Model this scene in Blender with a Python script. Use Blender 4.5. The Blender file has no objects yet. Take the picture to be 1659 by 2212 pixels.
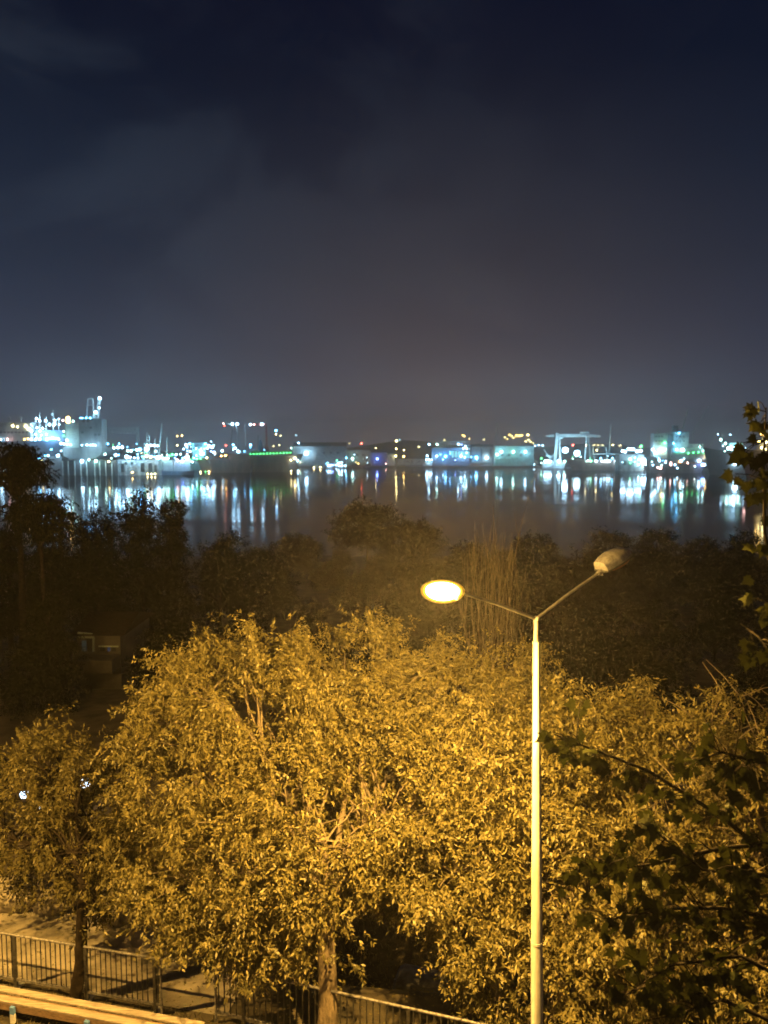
import bpy, math, random
import numpy as np
from mathutils import Vector, Matrix

S = bpy.context.scene
COL = S.collection
random.seed(7)

# ------------------------------------------------------------------ camera
CAM_Z = 11.5
SEA = -24.5
F, CU, CV, HV = 1628.0, 829.5, 1106.0, 970.0      # focal length, centre and horizon measured on a 1659 x 2212 copy
PITCH = math.atan((CV - HV) / F)
cam_data = bpy.data.cameras.new('camera')
cam = bpy.data.objects.new('camera', cam_data)
COL.objects.link(cam)
cam.location = (0, 0, CAM_Z)
cam.rotation_euler = (math.pi / 2 - PITCH, 0, 0)
cam_data.sensor_width = 36
cam_data.sensor_fit = 'AUTO'
cam_data.lens = 36 * F / 2212
cam_data.clip_start = 0.1
cam_data.clip_end = 9000
cam_data.dof.use_dof = True
cam_data.dof.focus_distance = 14.0
cam_data.dof.aperture_fstop = cam_data.lens / 1000 / 0.022
S.camera = cam

# ------------------------------------------------------------------ night sky
W = bpy.data.worlds.new('World')
S.world = W
W.use_nodes = True
wt = W.node_tree
for n in list(wt.nodes):
    wt.nodes.remove(n)


def wn(kind, **kw):
    n = wt.nodes.new(kind)
    for k, v in kw.items():
        setattr(n, k, v)
    return n


def wmath(op, a, b=None, clamp=False):
    n = wn('ShaderNodeMath', operation=op, use_clamp=clamp)
    for i, x in enumerate((a, b)):
        if x is None:
            continue
        if isinstance(x, (int, float)):
            n.inputs[i].default_value = x
        else:
            wt.links.new(x, n.inputs[i])
    return n.outputs[0]


tc = wn('ShaderNodeTexCoord')
sep = wn('ShaderNodeSeparateXYZ')
wt.links.new(tc.outputs['Generated'], sep.inputs[0])
ramp = wn('ShaderNodeValToRGB')
wt.links.new(sep.outputs['Z'], ramp.inputs[0])
SKY = [(0.0, (.070, .074, .108)), (.055, (.050, .056, .090)), (.13, (.030, .035, .062)), (.22, (.016, .022, .042)),
       (.33, (.007, .0125, .029)), (.42, (.002, .006, .019)), (.52, (.001, .003, .014)), (.8, (.001, .002, .010))]
el = ramp.color_ramp.elements
el[0].position, el[0].color = SKY[0][0], SKY[0][1] + (1,)
el[1].position, el[1].color = SKY[-1][0], SKY[-1][1] + (1,)
for p, c in SKY[1:-1]:
    e = el.new(p)
    e.color = c + (1,)
# glow of the town over the horizon straight ahead, and of the yard lights to the left
vec_t = wn('ShaderNodeVectorMath', operation='DISTANCE')
wt.links.new(tc.outputs['Generated'], vec_t.inputs[0])
vec_t.inputs[1].default_value = (.08, 1.0, .02)
glow = wmath('SUBTRACT', 1.0, wmath('MULTIPLY', vec_t.outputs['Value'], 1.85), clamp=True)
glow = wmath('POWER', glow, 2.0)
mix1 = wn('ShaderNodeMixRGB', blend_type='ADD')
mix1.inputs[0].default_value = 1
wt.links.new(ramp.outputs[0], mix1.inputs[1])
gcol = wn('ShaderNodeMixRGB', blend_type='MIX')
wt.links.new(glow, gcol.inputs[0])
gcol.inputs[1].default_value = (0, 0, 0, 1)
gcol.inputs[2].default_value = (.047, .031, .017, 1)
wt.links.new(gcol.outputs[0], mix1.inputs[2])
vec_l = wn('ShaderNodeVectorMath', operation='DISTANCE')
wt.links.new(tc.outputs['Generated'], vec_l.inputs[0])
vec_l.inputs[1].default_value = (-.52, .85, .0)
glow2 = wmath('POWER', wmath('SUBTRACT', 1.0, wmath('MULTIPLY', vec_l.outputs['Value'], 1.8), clamp=True), 1.6)
mix2 = wn('ShaderNodeMixRGB', blend_type='ADD')
mix2.inputs[0].default_value = 1
gcol2 = wn('ShaderNodeMixRGB', blend_type='MIX')
wt.links.new(glow2, gcol2.inputs[0])
gcol2.inputs[1].default_value = (0, 0, 0, 1)
gcol2.inputs[2].default_value = (.000, .010, .023, 1)
wt.links.new(mix1.outputs[0], mix2.inputs[1])
wt.links.new(gcol2.outputs[0], mix2.inputs[2])
# thin clouds
mp = wn('ShaderNodeMapping')
mp.inputs['Scale'].default_value = (3.2, 3.2, 5.5)
mp.inputs['Location'].default_value = (.7, .2, .35)
wt.links.new(tc.outputs['Generated'], mp.inputs[0])
nz = wn('ShaderNodeTexNoise')
nz.inputs['Scale'].default_value = 1.35
nz.inputs['Detail'].default_value = 5
nz.inputs['Roughness'].default_value = .52
nz.inputs['Distortion'].default_value = .35
wt.links.new(mp.outputs[0], nz.inputs['Vector'])
cl = wn('ShaderNodeMapRange')
wt.links.new(nz.outputs['Fac'], cl.inputs[0])
cl.inputs[1].default_value, cl.inputs[2].default_value = .44, .66
cl.interpolation_type = 'SMOOTHSTEP'
side = wmath('ADD', .45, wmath('MULTIPLY', sep.outputs['X'], -1.1), clamp=True)
cfac = wmath('MULTIPLY', cl.outputs[0], side)
mix3 = wn('ShaderNodeMixRGB', blend_type='ADD')
wt.links.new(cfac, mix3.inputs[0])
wt.links.new(mix2.outputs[0], mix3.inputs[1])
mix3.inputs[2].default_value = (.0125, .0155, .0190, 1)
bg = wn('ShaderNodeBackground')
bg.inputs['Strength'].default_value = 1.0
wt.links.new(mix3.outputs[0], bg.inputs['Color'])
wo = wn('ShaderNodeOutputWorld')
wt.links.new(bg.outputs[0], wo.inputs['Surface'])

S.view_settings.view_transform = 'Standard'
S.view_settings.look = 'None'
S.view_settings.exposure = 0
S.view_settings.gamma = 1
S.view_settings.use_curve_mapping = False
S.render.engine = 'CYCLES'
cy = S.cycles
cy.max_bounces = 5
cy.diffuse_bounces = 2
cy.glossy_bounces = 3
cy.transmission_bounces = 2
cy.volume_bounces = 0
cy.transparent_max_bounces = 6
cy.sample_clamp_indirect = 3
cy.sample_clamp_direct = 16
cy.use_denoising = True
cy.use_light_tree = True
cy.filter_width = 1.7
cy.caustics_reflective = False
cy.caustics_refractive = False

SODIUM = (1.0, .54, .105)


# ------------------------------------------------------------------ projection helpers (photo pixel + distance -> place)
def ray(u, v):
    a, b = (u - CU) / F, (CV - v) / F
    c, s = math.cos(PITCH), math.sin(PITCH)
    return Vector((a, c + b * s, -s + b * c))


def at(u, v, y):
    d = ray(u, v)
    return Vector((0, 0, CAM_Z)) + d * (y / d.y)


def on_z(u, v, z=0.0):
    d = ray(u, v)
    return Vector((0, 0, CAM_Z)) + d * ((z - CAM_Z) / d.z)


def sea_y(v):
    return on_z(CU, v, SEA).y


# ------------------------------------------------------------------ materials
MATS = {}


def mat(name, col, rough=.7, metal=0.0, var=.25, scale=6.0, bump=0.0, bscale=40.0, spec=.5, var_col=None, stretch=(1, 1, 1), coord='Object'):
    if name in MATS:
        return MATS[name]
    m = bpy.data.materials.new(name)
    m.use_nodes = True
    t = m.node_tree
    b = t.nodes['Principled BSDF']
    b.inputs['Roughness'].default_value = rough
    b.inputs['Metallic'].default_value = metal
    b.inputs['Specular IOR Level'].default_value = spec
    tcn = t.nodes.new('ShaderNodeTexCoord')
    mpn = t.nodes.new('ShaderNodeMapping')
    mpn.inputs['Scale'].default_value = stretch
    t.links.new(tcn.outputs[coord], mpn.inputs[0])
    n = t.nodes.new('ShaderNodeTexNoise')
    n.inputs['Scale'].default_value = scale
    n.inputs['Detail'].default_value = 6
    n.inputs['Roughness'].default_value = .62
    t.links.new(mpn.outputs[0], n.inputs['Vector'])
    r = t.nodes.new('ShaderNodeValToRGB')
    c2 = var_col or tuple(c * (1 - var * 1.6) for c in col)
    r.color_ramp.elements[0].position = .34
    r.color_ramp.elements[0].color = tuple(c2) + (1,)
    r.color_ramp.elements[1].position = .66
    r.color_ramp.elements[1].color = tuple(min(1, c * (1 + var * .5)) for c in col) + (1,)
    t.links.new(n.outputs['Fac'], r.inputs[0])
    t.links.new(r.outputs[0], b.inputs['Base Color'])
    if bump:
        n2 = t.nodes.new('ShaderNodeTexNoise')
        n2.inputs['Scale'].default_value = bscale
        n2.inputs['Detail'].default_value = 4
        t.links.new(mpn.outputs[0], n2.inputs['Vector'])
        bp = t.nodes.new('ShaderNodeBump')
        bp.inputs['Strength'].default_value = bump
        bp.inputs['Distance'].default_value = .03
        t.links.new(n2.outputs['Fac'], bp.inputs['Height'])
        t.links.new(bp.outputs[0], b.inputs['Normal'])
    MATS[name] = m
    return m


def emit(name, col, strength):
    if name in MATS:
        return MATS[name]
    m = bpy.data.materials.new(name)
    m.use_nodes = True
    t = m.node_tree
    t.nodes.remove(t.nodes['Principled BSDF'])
    e = t.nodes.new('ShaderNodeEmission')
    e.inputs[0].default_value = tuple(col) + (1,)
    e.inputs[1].default_value = strength
    t.links.new(e.outputs[0], t.nodes['Material Output'].inputs[0])
    MATS[name] = m
    return m


def leaf_mat(name, c1, c2, trans=.35, rough=.5, gloss=.12):
    if name in MATS:
        return MATS[name]
    m = bpy.data.materials.new(name)
    m.use_nodes = True
    t = m.node_tree
    t.nodes.remove(t.nodes['Principled BSDF'])
    g = t.nodes.new('ShaderNodeNewGeometry')
    r = t.nodes.new('ShaderNodeValToRGB')
    r.color_ramp.elements[0].color = tuple(c1) + (1,)
    r.color_ramp.elements[1].color = tuple(c2) + (1,)
    t.links.new(g.outputs['Random Per Island'], r.inputs[0])
    d = t.nodes.new('ShaderNodeBsdfDiffuse')
    tr = t.nodes.new('ShaderNodeBsdfTranslucent')
    gl = t.nodes.new('ShaderNodeBsdfGlossy')
    gl.inputs['Roughness'].default_value = rough
    gl.inputs['Color'].default_value = (.5, .5, .5, 1)
    t.links.new(r.outputs[0], d.inputs[0])
    t.links.new(r.outputs[0], tr.inputs[0])
    mx = t.nodes.new('ShaderNodeMixShader')
    mx.inputs[0].default_value = trans
    t.links.new(d.outputs[0], mx.inputs[1])
    t.links.new(tr.outputs[0], mx.inputs[2])
    mx2 = t.nodes.new('ShaderNodeMixShader')
    mx2.inputs[0].default_value = gloss
    t.links.new(mx.outputs[0], mx2.inputs[1])
    t.links.new(gl.outputs[0], mx2.inputs[2])
    t.links.new(mx2.outputs[0], t.nodes['Material Output'].inputs[0])
    MATS[name] = m
    return m


M_GALV = mat('galvanised_steel', (.42, .42, .40), .45, .55, .3, 14, .2, 90)
M_POLE = mat('painted_pole', (.50, .50, .46), .5, .0, .28, 7, .1, 60, stretch=(1, 1, .15))
M_ARM = mat('weathered_arm_steel', (.20, .19, .18), .55, .2, .3, 9)
M_HOUSING = mat('lamp_housing', (.20, .20, .21), .42, .3, .3, 18, .1, 60)
M_RAILG = mat('worn_rail_steel', (.21, .20, .20), .5, .3, .5, 16, .2, 90)
M_BARRIER = mat('barrier_steel', (.05, .047, .045), .5, .2, .45, 20, .2, 90)
M_BARK = mat('bark_pale', (.20, .155, .105), .9, 0, .45, 7, .9, 26, stretch=(1, 1, .35))
M_BARKD = mat('bark_dark', (.10, .075, .055), .9, 0, .4, 7, .9, 26, stretch=(1, 1, .35))
M_BARKW = mat('bark_of_the_wood', (.022, .017, .013), .95, 0, .4, 7, spec=.05)
M_BARKP = mat('plane_bark', (.022, .018, .013), .95, 0, .4, 9, spec=.05)
M_BARKB = mat('bare_shoot_bark', (.075, .06, .042), .9, 0, .35, 9)
M_TWIG = mat('twig_bark', (.20, .16, .11), .85, 0, .3, 9)
M_WOOD = mat('bench_wood', (.34, .29, .235), .6, 0, .35, 5, .3, 30, stretch=(.6, 9, 9))
M_WOODD = mat('bench_wood_dark', (.20, .13, .08), .7, 0, .35, 5, .3, 30, stretch=(.6, 9, 9))
M_WHITE = mat('white_paint', (.62, .62, .64), .55, 0, .15, 9)
M_BLUE = mat('blue_paint', (.10, .22, .50), .5, 0, .2, 9)
M_ASPHALT = mat('asphalt', (.060, .057, .052), .85, 0, .35, 1.3, .5, 60, coord='Object')
M_PAVE = mat('worn_concrete', (.30, .27, .22), .85, 0, .45, .9, .4, 30, coord='Object')
M_EARTH = mat('earth_and_dry_grass', (.075, .062, .040), .95, 0, .5, .8, .8, 12, coord='Object')
M_KERB = mat('kerb_stone', (.28, .27, .25), .8, 0, .3, 6, .3, 40)
M_ROCK = mat('pale_rock', (.36, .32, .25), .9, 0, .4, 3, 1.0, 9)
M_BIN = mat('container_steel', (.16, .165, .17), .45, .4, .35, 6, .2, 30)
M_RUBBER = mat('black_rubber', (.02, .02, .02), .7, 0, .2, 10)

# ------------------------------------------------------------------ mesh helpers


class MB:
    """collects verts and faces; build() links them as one object"""

    def __init__(self):
        self.v, self.f = [], []

    def add(self, vs, fs):
        k = len(self.v)
        self.v += [tuple(x) for x in vs]
        self.f += [tuple(i + k for i in q) for q in fs]
        return self

    def box(self, c, s, rz=0.0, bev=0.0):
        x, y, z = s[0] / 2, s[1] / 2, s[2] / 2
        b = min(bev, x * .9, y * .9, z * .9)
        co, si = math.cos(rz), math.sin(rz)
        if b <= 0:
            P = [(sx * x, sy * y, sz * z) for sz in (-1, 1) for sx, sy in ((-1, -1), (1, -1), (1, 1), (-1, 1))]
            Q = [(3, 2, 1, 0), (4, 5, 6, 7), (0, 1, 5, 4), (1, 2, 6, 5), (2, 3, 7, 6), (3, 0, 4, 7)]
        else:
            P, Q = [], []
            for zz, k in ((-z, b), (-z + b, 0), (z - b, 0), (z, b)):
                X, Y = x - k, y - k
                P += [(-X + b, -Y, zz), (X - b, -Y, zz), (X, -Y + b, zz), (X, Y - b, zz), (X - b, Y, zz), (-X + b, Y, zz), (-X, Y - b, zz), (-X, -Y + b, zz)]
            for r in range(3):
                for i in range(8):
                    j = (i + 1) % 8
                    Q.append((r * 8 + i, r * 8 + j, r * 8 + 8 + j, r * 8 + 8 + i))
            Q.append(tuple(range(7, -1, -1)))
            Q.append(tuple(range(24, 32)))
        P = [(c[0] + p[0] * co - p[1] * si, c[1] + p[0] * si + p[1] * co, c[2] + p[2]) for p in P]
        return self.add(P, Q)

    def tube(self, pts, rad, n=8, cap=True):
        pts = [Vector(p) for p in pts]
        rr = rad if isinstance(rad, (list, tuple)) else [rad] * len(pts)
        k = len(self.v)
        ref = Vector((0, 0, 1))
        d0 = (pts[-1] - pts[0]).normalized()
        if abs(d0.z) > .9:
            ref = Vector((0, 1, 0))
        for i, p in enumerate(pts):
            a = pts[max(0, i - 1)]
            b = pts[min(len(pts) - 1, i + 1)]
            d = (b - a)
            d = d.normalized() if d.length > 1e-9 else d0
            s = d.cross(ref)
            s = s.normalized() if s.length > 1e-6 else Vector((1, 0, 0))
            t = s.cross(d).normalized()
            for j in range(n):
                th = 2 * math.pi * j / n
                self.v.append(tuple(p + (s * math.cos(th) + t * math.sin(th)) * rr[i]))
        for i in range(len(pts) - 1):
            for j in range(n):
                j2 = (j + 1) % n
                self.f.append((k + i * n + j, k + i * n + j2, k + (i + 1) * n + j2, k + (i + 1) * n + j))
        if cap:
            # caps get vertices of their own so that side normals stay true
            e = k + (len(pts) - 1) * n
            for b0, order in ((k, range(n - 1, -1, -1)), (e, range(n))):
                c0 = len(self.v)
                self.v += [self.v[b0 + j] for j in range(n)]
                self.f.append(tuple(c0 + j for j in order))
        return self

    def bar(self, a, b, w, h=None):
        """square bar between two points"""
        h = h or w
        a, b = Vector(a), Vector(b)
        d = (b - a).normalized()
        ref = Vector((0, 0, 1)) if abs(d.z) < .9 else Vector((0, 1, 0))
        s = d.cross(ref).normalized() * (w / 2)
        t = s.cross(d).normalized() * (h / 2)
        P = [a - s - t, a + s - t, a + s + t, a - s + t, b - s - t, b + s - t, b + s + t, b - s + t]
        return self.add(P, [(3, 2, 1, 0), (4, 5, 6, 7), (0, 1, 5, 4), (1, 2, 6, 5), (2, 3, 7, 6), (3, 0, 4, 7)])

    def sphere(self, c, r, nu=12, nv=8, jit=0.0, rng=None):
        c = Vector(c)
        rx, ry, rz = r if isinstance(r, (tuple, list)) else (r, r, r)
        P = [c + Vector((0, 0, rz))]
        for i in range(1, nv):
            ph = math.pi * i / nv
            for j in range(nu):
                th = 2 * math.pi * j / nu
                q = 1 + (rng.uniform(-jit, jit) if rng else 0)
                P.append(c + Vector((rx * math.sin(ph) * math.cos(th), ry * math.sin(ph) * math.sin(th), rz * math.cos(ph))) * q)
        P.append(c - Vector((0, 0, rz)))
        Q = [(0, 1 + j, 1 + (j + 1) % nu) for j in range(nu)]
        for i in range(nv - 2):
            for j in range(nu):
                a, b = 1 + i * nu + j, 1 + i * nu + (j + 1) % nu
                Q.append((a, a + nu, b + nu, b))
        e = len(P) - 1
        k = 1 + (nv - 2) * nu
        Q += [(e, k + (j + 1) % nu, k + j) for j in range(nu)]
        return self.add(P, Q)

    def build(self, name, m, parent=None, smooth=False, origin=None):
        o = parent
        off = Vector((0, 0, 0))
        if parent is not None:
            while o.parent is not None:
                o = o.parent
            off = Vector(o['base'])
        elif origin is not None:
            off = Vector(origin)
        me = bpy.data.meshes.new(name)
        me.from_pydata([(x - off.x, y - off.y, z - off.z) for x, y, z in self.v], [], self.f)
        me.materials.append(m)
        if smooth:
            me.polygons.foreach_set('use_smooth', [len(q) <= 4 for q in self.f])
        ob = bpy.data.objects.new(name, me)
        COL.objects.link(ob)
        if parent is not None:
            ob.parent = parent
        elif origin is not None:
            ob.location = off
        return ob


def tag(o, label=None, cat=None, group=None, kind=None):
    if label:
        o['label'] = label
    if cat:
        o['category'] = cat
    if group:
        o['group'] = group
    if kind:
        o['kind'] = kind
    return o


def thing(name, label, cat, loc, group=None):
    o = bpy.data.objects.new(name, None)
    COL.objects.link(o)
    o.empty_display_size = .2
    o.location = loc
    o['base'] = tuple(loc)
    return tag(o, label, cat, group)


def copy_tree(o, delta, label, group=None, parent=None):
    c = o.copy()
    COL.objects.link(c)
    if parent is None:
        c.location = Vector(o.location) + Vector(delta)
        c['base'] = tuple(c.location)
        c['label'] = label
        if group:
            c['group'] = group
    else:
        c.parent = parent
    for ch in [x for x in o.children]:
        copy_tree(ch, delta, None, None, c)
    return c


def np_mesh(name, V, Q, m, parent=None):
    """quads from numpy arrays; V in world space"""
    off = np.array(parent['base']) if parent is not None else np.zeros(3)
    me = bpy.data.meshes.new(name)
    V = (V - off).astype(np.float32)
    k = Q.shape[1]
    me.vertices.add(len(V))
    me.vertices.foreach_set('co', V.ravel())
    me.loops.add(Q.size)
    me.loops.foreach_set('vertex_index', Q.astype(np.int32).ravel())
    me.polygons.add(len(Q))
    me.polygons.foreach_set('loop_start', np.arange(0, Q.size, k, dtype=np.int32))
    me.polygons.foreach_set('loop_total', np.full(len(Q), k, dtype=np.int32))
    me.update()
    me.validate()
    me.materials.append(m)
    ob = bpy.data.objects.new(name, me)
    COL.objects.link(ob)
    if parent is not None:
        ob.parent = parent
    return ob


def ss(a, b, x):
    t = min(1, max(0, (x - a) / (b - a)))
    return t * t * (3 - 2 * t)


# ------------------------------------------------------------------ ground, road, water, far shore
def ground_z(x, y):
    z = 0.0
    if y > 22:
        z -= .108 * (y - 22) - .6 * (1 - math.exp(-(y - 22) / 12))
    z -= 1.9 * ss(15.0, 17.4, y + .1 * x) * ss(-3.6, -1.2, x)
    z += .06 * math.sin(x * .9 + y * .37) * ss(17, 26, y)
    z += .5 * math.sin(x * .11 + 2) * math.sin(y * .09) * ss(25, 60, y)
    return z


def ground_sheet():
    xs = sorted(set([-300, -200, -120, -80, -60, -45, -35, -28, -22, -18] + [i * .5 for i in range(-30, 31)] + [18, 22, 28, 35, 45, 60, 80, 120, 200, 300]))
    ys = sorted(set([-60, -30, -10, 0, 6, 10, 13] + [13.5 + i * .5 for i in range(22)] + [25, 27, 30, 34, 38, 43, 48, 55, 62, 70, 80, 90, 105, 120, 140, 160, 180, 200, 220, 240, 260, 290]))
    v = [(x, y, ground_z(x, y) - .004) for y in ys for x in xs]
    n = len(xs)
    f = [(j * n + i, j * n + i + 1, (j + 1) * n + i + 1, (j + 1) * n + i) for j in range(len(ys) - 1) for i in range(n - 1)]
    o = MB().add(v, f).build('ground', M_EARTH, smooth=True)
    tag(o, kind='structure')


ground_sheet()

# road in front of the bench and paved yard behind the barriers: sheets along the line of the barriers
A0 = on_z(35, 2137)
A1 = on_z(350, 2194)
RD = (A1 - A0).normalized()                      # direction of road / barriers
RN = Vector((-RD.y, RD.x, 0))                    # away from camera


def strip(name, m, s0, s1, t0, t1, z, ns=40, nt=8, follow=False):
    v, f = [], []
    for j in range(nt + 1):
        for i in range(ns + 1):
            p = A0 + RD * (s0 + (s1 - s0) * i / ns) + RN * (t0 + (t1 - t0) * j / nt)
            v.append((p.x, p.y, z + (ground_z(p.x, p.y) if follow else 0)))
    for j in range(nt):
        for i in range(ns):
            a = j * (ns + 1) + i
            f.append((a, a + 1, a + ns + 2, a + ns + 1))
    return tag(MB().add(v, f).build(name, m), kind='structure')


strip('road', M_ASPHALT, -30, 30, -14, -2.0, .004)
strip('yard_pavement', M_PAVE, -14, 4.7, .25, 2.75, .006, follow=True)
kb = MB()
for i in range(24):
    p = A0 + RD * (-16 + i * 1.0) + RN * (-1.9)
    kb.box((p.x, p.y, .045), (.985, .16, .15), math.atan2(RD.y, RD.x), .015)
# each kerb stone its own object
kerb_mesh = None
kerb = thing('kerb', 'low grey stone kerb between the road and the bench', 'kerb', tuple(A0 + RN * -1.9))
for i in range(24):
    p = A0 + RD * (-16 + i * 1.0) + RN * (-1.9)
    if kerb_mesh is None:
        ob = MB().box((0, 0, 0), (.985, .16, .15), math.atan2(RD.y, RD.x), .015).build('kerb_stone', M_KERB)
        kerb_mesh = ob.data
    else:
        ob = bpy.data.objects.new('kerb_stone', kerb_mesh)
        COL.objects.link(ob)
    ob.parent = kerb
    ob.location = Vector((p.x, p.y, .055 + .004 * math.sin(i * 5.1))) - Vector(kerb['base'])

# water
mw = bpy.data.materials.new('harbour_water')
mw.use_nodes = True
t = mw.node_tree
t.nodes.remove(t.nodes['Principled BSDF'])
b = t.nodes.new('ShaderNodeBsdfGlossy')                 # ruffled water gives back a good half of what a mirror would
b.inputs['Color'].default_value = (.43, .42, .43, 1)
wd = t.nodes.new('ShaderNodeBsdfDiffuse')
wd.inputs['Color'].default_value = (.010, .013, .015, 1)
wf = t.nodes.new('ShaderNodeFresnel')
wf.inputs['IOR'].default_value = 1.33
wm = t.nodes.new('ShaderNodeMixShader')
t.links.new(wf.outputs[0], wm.inputs[0])
t.links.new(wd.outputs[0], wm.inputs[1])
t.links.new(b.outputs[0], wm.inputs[2])
t.links.new(wm.outputs[0], t.nodes['Material Output'].inputs[0])
tcn = t.nodes.new('ShaderNodeTexCoord')
mpn = t.nodes.new('ShaderNodeMapping')
mpn.inputs['Scale'].default_value = (.0018, .013, 1)
t.links.new(tcn.outputs['Object'], mpn.inputs[0])
n1 = t.nodes.new('ShaderNodeTexNoise')
n1.inputs['Scale'].default_value = 1.0
n1.inputs['Detail'].default_value = 4
n1.inputs['Roughness'].default_value = .65
t.links.new(mpn.outputs[0], n1.inputs['Vector'])
mr = t.nodes.new('ShaderNodeMapRange')
mr.inputs[1].default_value, mr.inputs[2].default_value = .38, .62
mr.inputs[3].default_value, mr.inputs[4].default_value = .042, .11
t.links.new(n1.outputs['Fac'], mr.inputs[0])
t.links.new(mr.outputs[0], b.inputs['Roughness'])
mp2 = t.nodes.new('ShaderNodeMapping')
mp2.inputs['Scale'].default_value = (.02, .06, 1)
t.links.new(tcn.outputs['Object'], mp2.inputs[0])
n2 = t.nodes.new('ShaderNodeTexNoise')
n2.inputs['Scale'].default_value = 1.0
n2.inputs['Detail'].default_value = 3
t.links.new(mp2.outputs[0], n2.inputs['Vector'])
bp = t.nodes.new('ShaderNodeBump')
bp.inputs['Strength'].default_value = .05
bp.inputs['Distance'].default_value = 1.0
t.links.new(n2.outputs['Fac'], bp.inputs['Height'])
t.links.new(bp.outputs[0], b.inputs['Normal'])
SHORE = 1500.0
o = MB().add([(-2500, 120, SEA), (2500, 120, SEA), (2500, SHORE + 20, SEA), (-2500, SHORE + 20, SEA)], [(0, 1, 2, 3)]).build('water', mw)
tag(o, kind='structure')

M_LAND = mat('far_yard_ground', (.10, .095, .09), .9, 0, .4, .02, coord='Object')
mb = MB()
GZ = SEA + 2.6
mb.add([(-2500, SHORE, GZ), (2500, SHORE, GZ), (2500, 3200, GZ), (-2500, 3200, GZ), (-2500, SHORE, SEA - 1), (2500, SHORE, SEA - 1)], [(0, 1, 2, 3), (4, 5, 1, 0)])
tag(mb.build('far_shore', M_LAND), kind='structure')

M_HILL = mat('far_hill', (.035, .04, .03), .95, 0, .4, .02, coord='Object')


def hill_h(x, y):
    a = 34 + 20 * math.sin(x * .0031 + .6) + 11 * math.sin(x * .0081 + 1.3) + 5 * math.sin(x * .021)
    return a * ss(1850, 2500, y) * (1 - .6 * ss(2600, 3100, y))


nx, ny = 70, 14
v = [(-2400 + 4800 * i / nx, 1800 + 1300 * j / ny, GZ - .5 + hill_h(-2400 + 4800 * i / nx, 1800 + 1300 * j / ny)) for j in range(ny + 1) for i in range(nx + 1)]
f = [(j * (nx + 1) + i, j * (nx + 1) + i + 1, (j + 1) * (nx + 1) + i + 1, (j + 1) * (nx + 1) + i) for j in range(ny) for i in range(nx)]
tag(MB().add(v, f).build('hills', M_HILL, smooth=True), kind='structure')

# ------------------------------------------------------------------ lit lamps of the harbour
LCOL = {'w': (.40, .74, 1.0), 'c': (.13, .54, 1.0), 'b': (.16, .30, 1.0), 'g': (.10, 1.0, .25), 'a': (1.0, .62, .16), 'r': (1.0, .10, .06),
        'y': (1.0, .82, .35), 'p': (1.0, .55, .50), 'l': (.48, .96, .88)}
LSTR = {'w': 98, 'c': 84, 'b': 70, 'g': 14, 'a': 40, 'r': 30, 'y': 48, 'p': 36, 'l': 64}
ICO = {}


def ico_mesh(c, part, big=True):
    if (c, part, big) in ICO:
        return ICO[(c, part, big)]
    g = (1 + 5 ** .5) / 2
    P = [(-1, g, 0), (1, g, 0), (-1, -g, 0), (1, -g, 0), (0, -1, g), (0, 1, g), (0, -1, -g), (0, 1, -g), (g, 0, -1), (g, 0, 1), (-g, 0, -1), (-g, 0, 1)]
    l = math.sqrt(1 + g * g)
    P = [tuple(x / l for x in p) for p in P]
    Q = [(0, 11, 5), (0, 5, 1), (0, 1, 7), (0, 7, 10), (0, 10, 11), (1, 5, 9), (5, 11, 4), (11, 10, 2), (10, 7, 6), (7, 1, 8), (3, 9, 4), (3, 4, 2), (3, 2, 6), (3, 6, 8), (3, 8, 9), (4, 9, 5), (2, 4, 11), (6, 2, 10), (8, 6, 7), (9, 8, 1)]
    me = bpy.data.meshes.new(part)
    me.from_pydata(P, [], Q)
    m = emit('lamp_light_' + c + ('' if big else '_small'), LCOL[c], LSTR[c])
    if not big:                                         # small lamps light nothing measurable at this distance
        m.cycles.emission_sampling = 'NONE'
    me.materials.append(m)
    me.polygons.foreach_set('use_smooth', [True] * 20)
    ICO[(c, part, big)] = me
    return me


def lamp(parent, u, v, y, r=1.5, c='w', part='floodlight'):
    ob = bpy.data.objects.new(part, ico_mesh(c, part, r > 1.55))
    COL.objects.link(ob)
    ob.parent = parent
    ob.location = at(u, v, y) - Vector(parent['base'])
    r *= 1.12
    ob.scale = (r, r, r)
    return ob


def lamps(parent, y, lst, part='floodlight', k=1.0):
    for q in lst:
        lamp(parent, q[0], q[1], y, k * (q[2] if len(q) > 2 else 1.4), q[3] if len(q) > 3 else 'w', part)


M_STEEL_LT = mat('pale_painted_steel', (.60, .66, .62), .6, .0, .2, .25)
M_STEEL_GY = mat('grey_painted_steel', (.26, .27, .27), .6, .0, .3, .2)
M_HULL_RED = mat('red_brown_hull', (.26, .15, .11), .6, 0, .35, .12, stretch=(1, 1, .25))
M_HULL_BLK = mat('black_hull', (.10, .085, .078), .55, 0, .35, .12, stretch=(1, 1, .25))
M_HULL_BLUE = mat('blue_hull', (.12, .22, .36), .55, 0, .3, .1, stretch=(1, 1, .25))
M_HULL_GY = mat('grey_hull', (.20, .21, .21), .55, 0, .4, .12, stretch=(1, 1, .25))
M_HULL_WH = mat('white_hull', (.55, .57, .58), .5, 0, .2, .12)
M_SUPER = mat('white_superstructure', (.55, .56, .55), .6, 0, .2, .2)
M_GLASS_D = mat('dark_window_glass', (.02, .022, .025), .2, 0, .2, 1)
M_CRANE_R = mat('red_crane_paint', (.45, .12, .10), .6, 0, .2, .3)
M_CRANE_Y = mat('yellow_crane_paint', (.50, .38, .08), .6, 0, .2, .3)
M_GREEN = mat('green_lit_steel', (.08, .36, .14), .6, 0, .3, .25)  # green light along the deck edges is put into this colour
M_TEAL = mat('teal_cladding', (.20, .36, .33), .65, 0, .25, .2)
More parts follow.
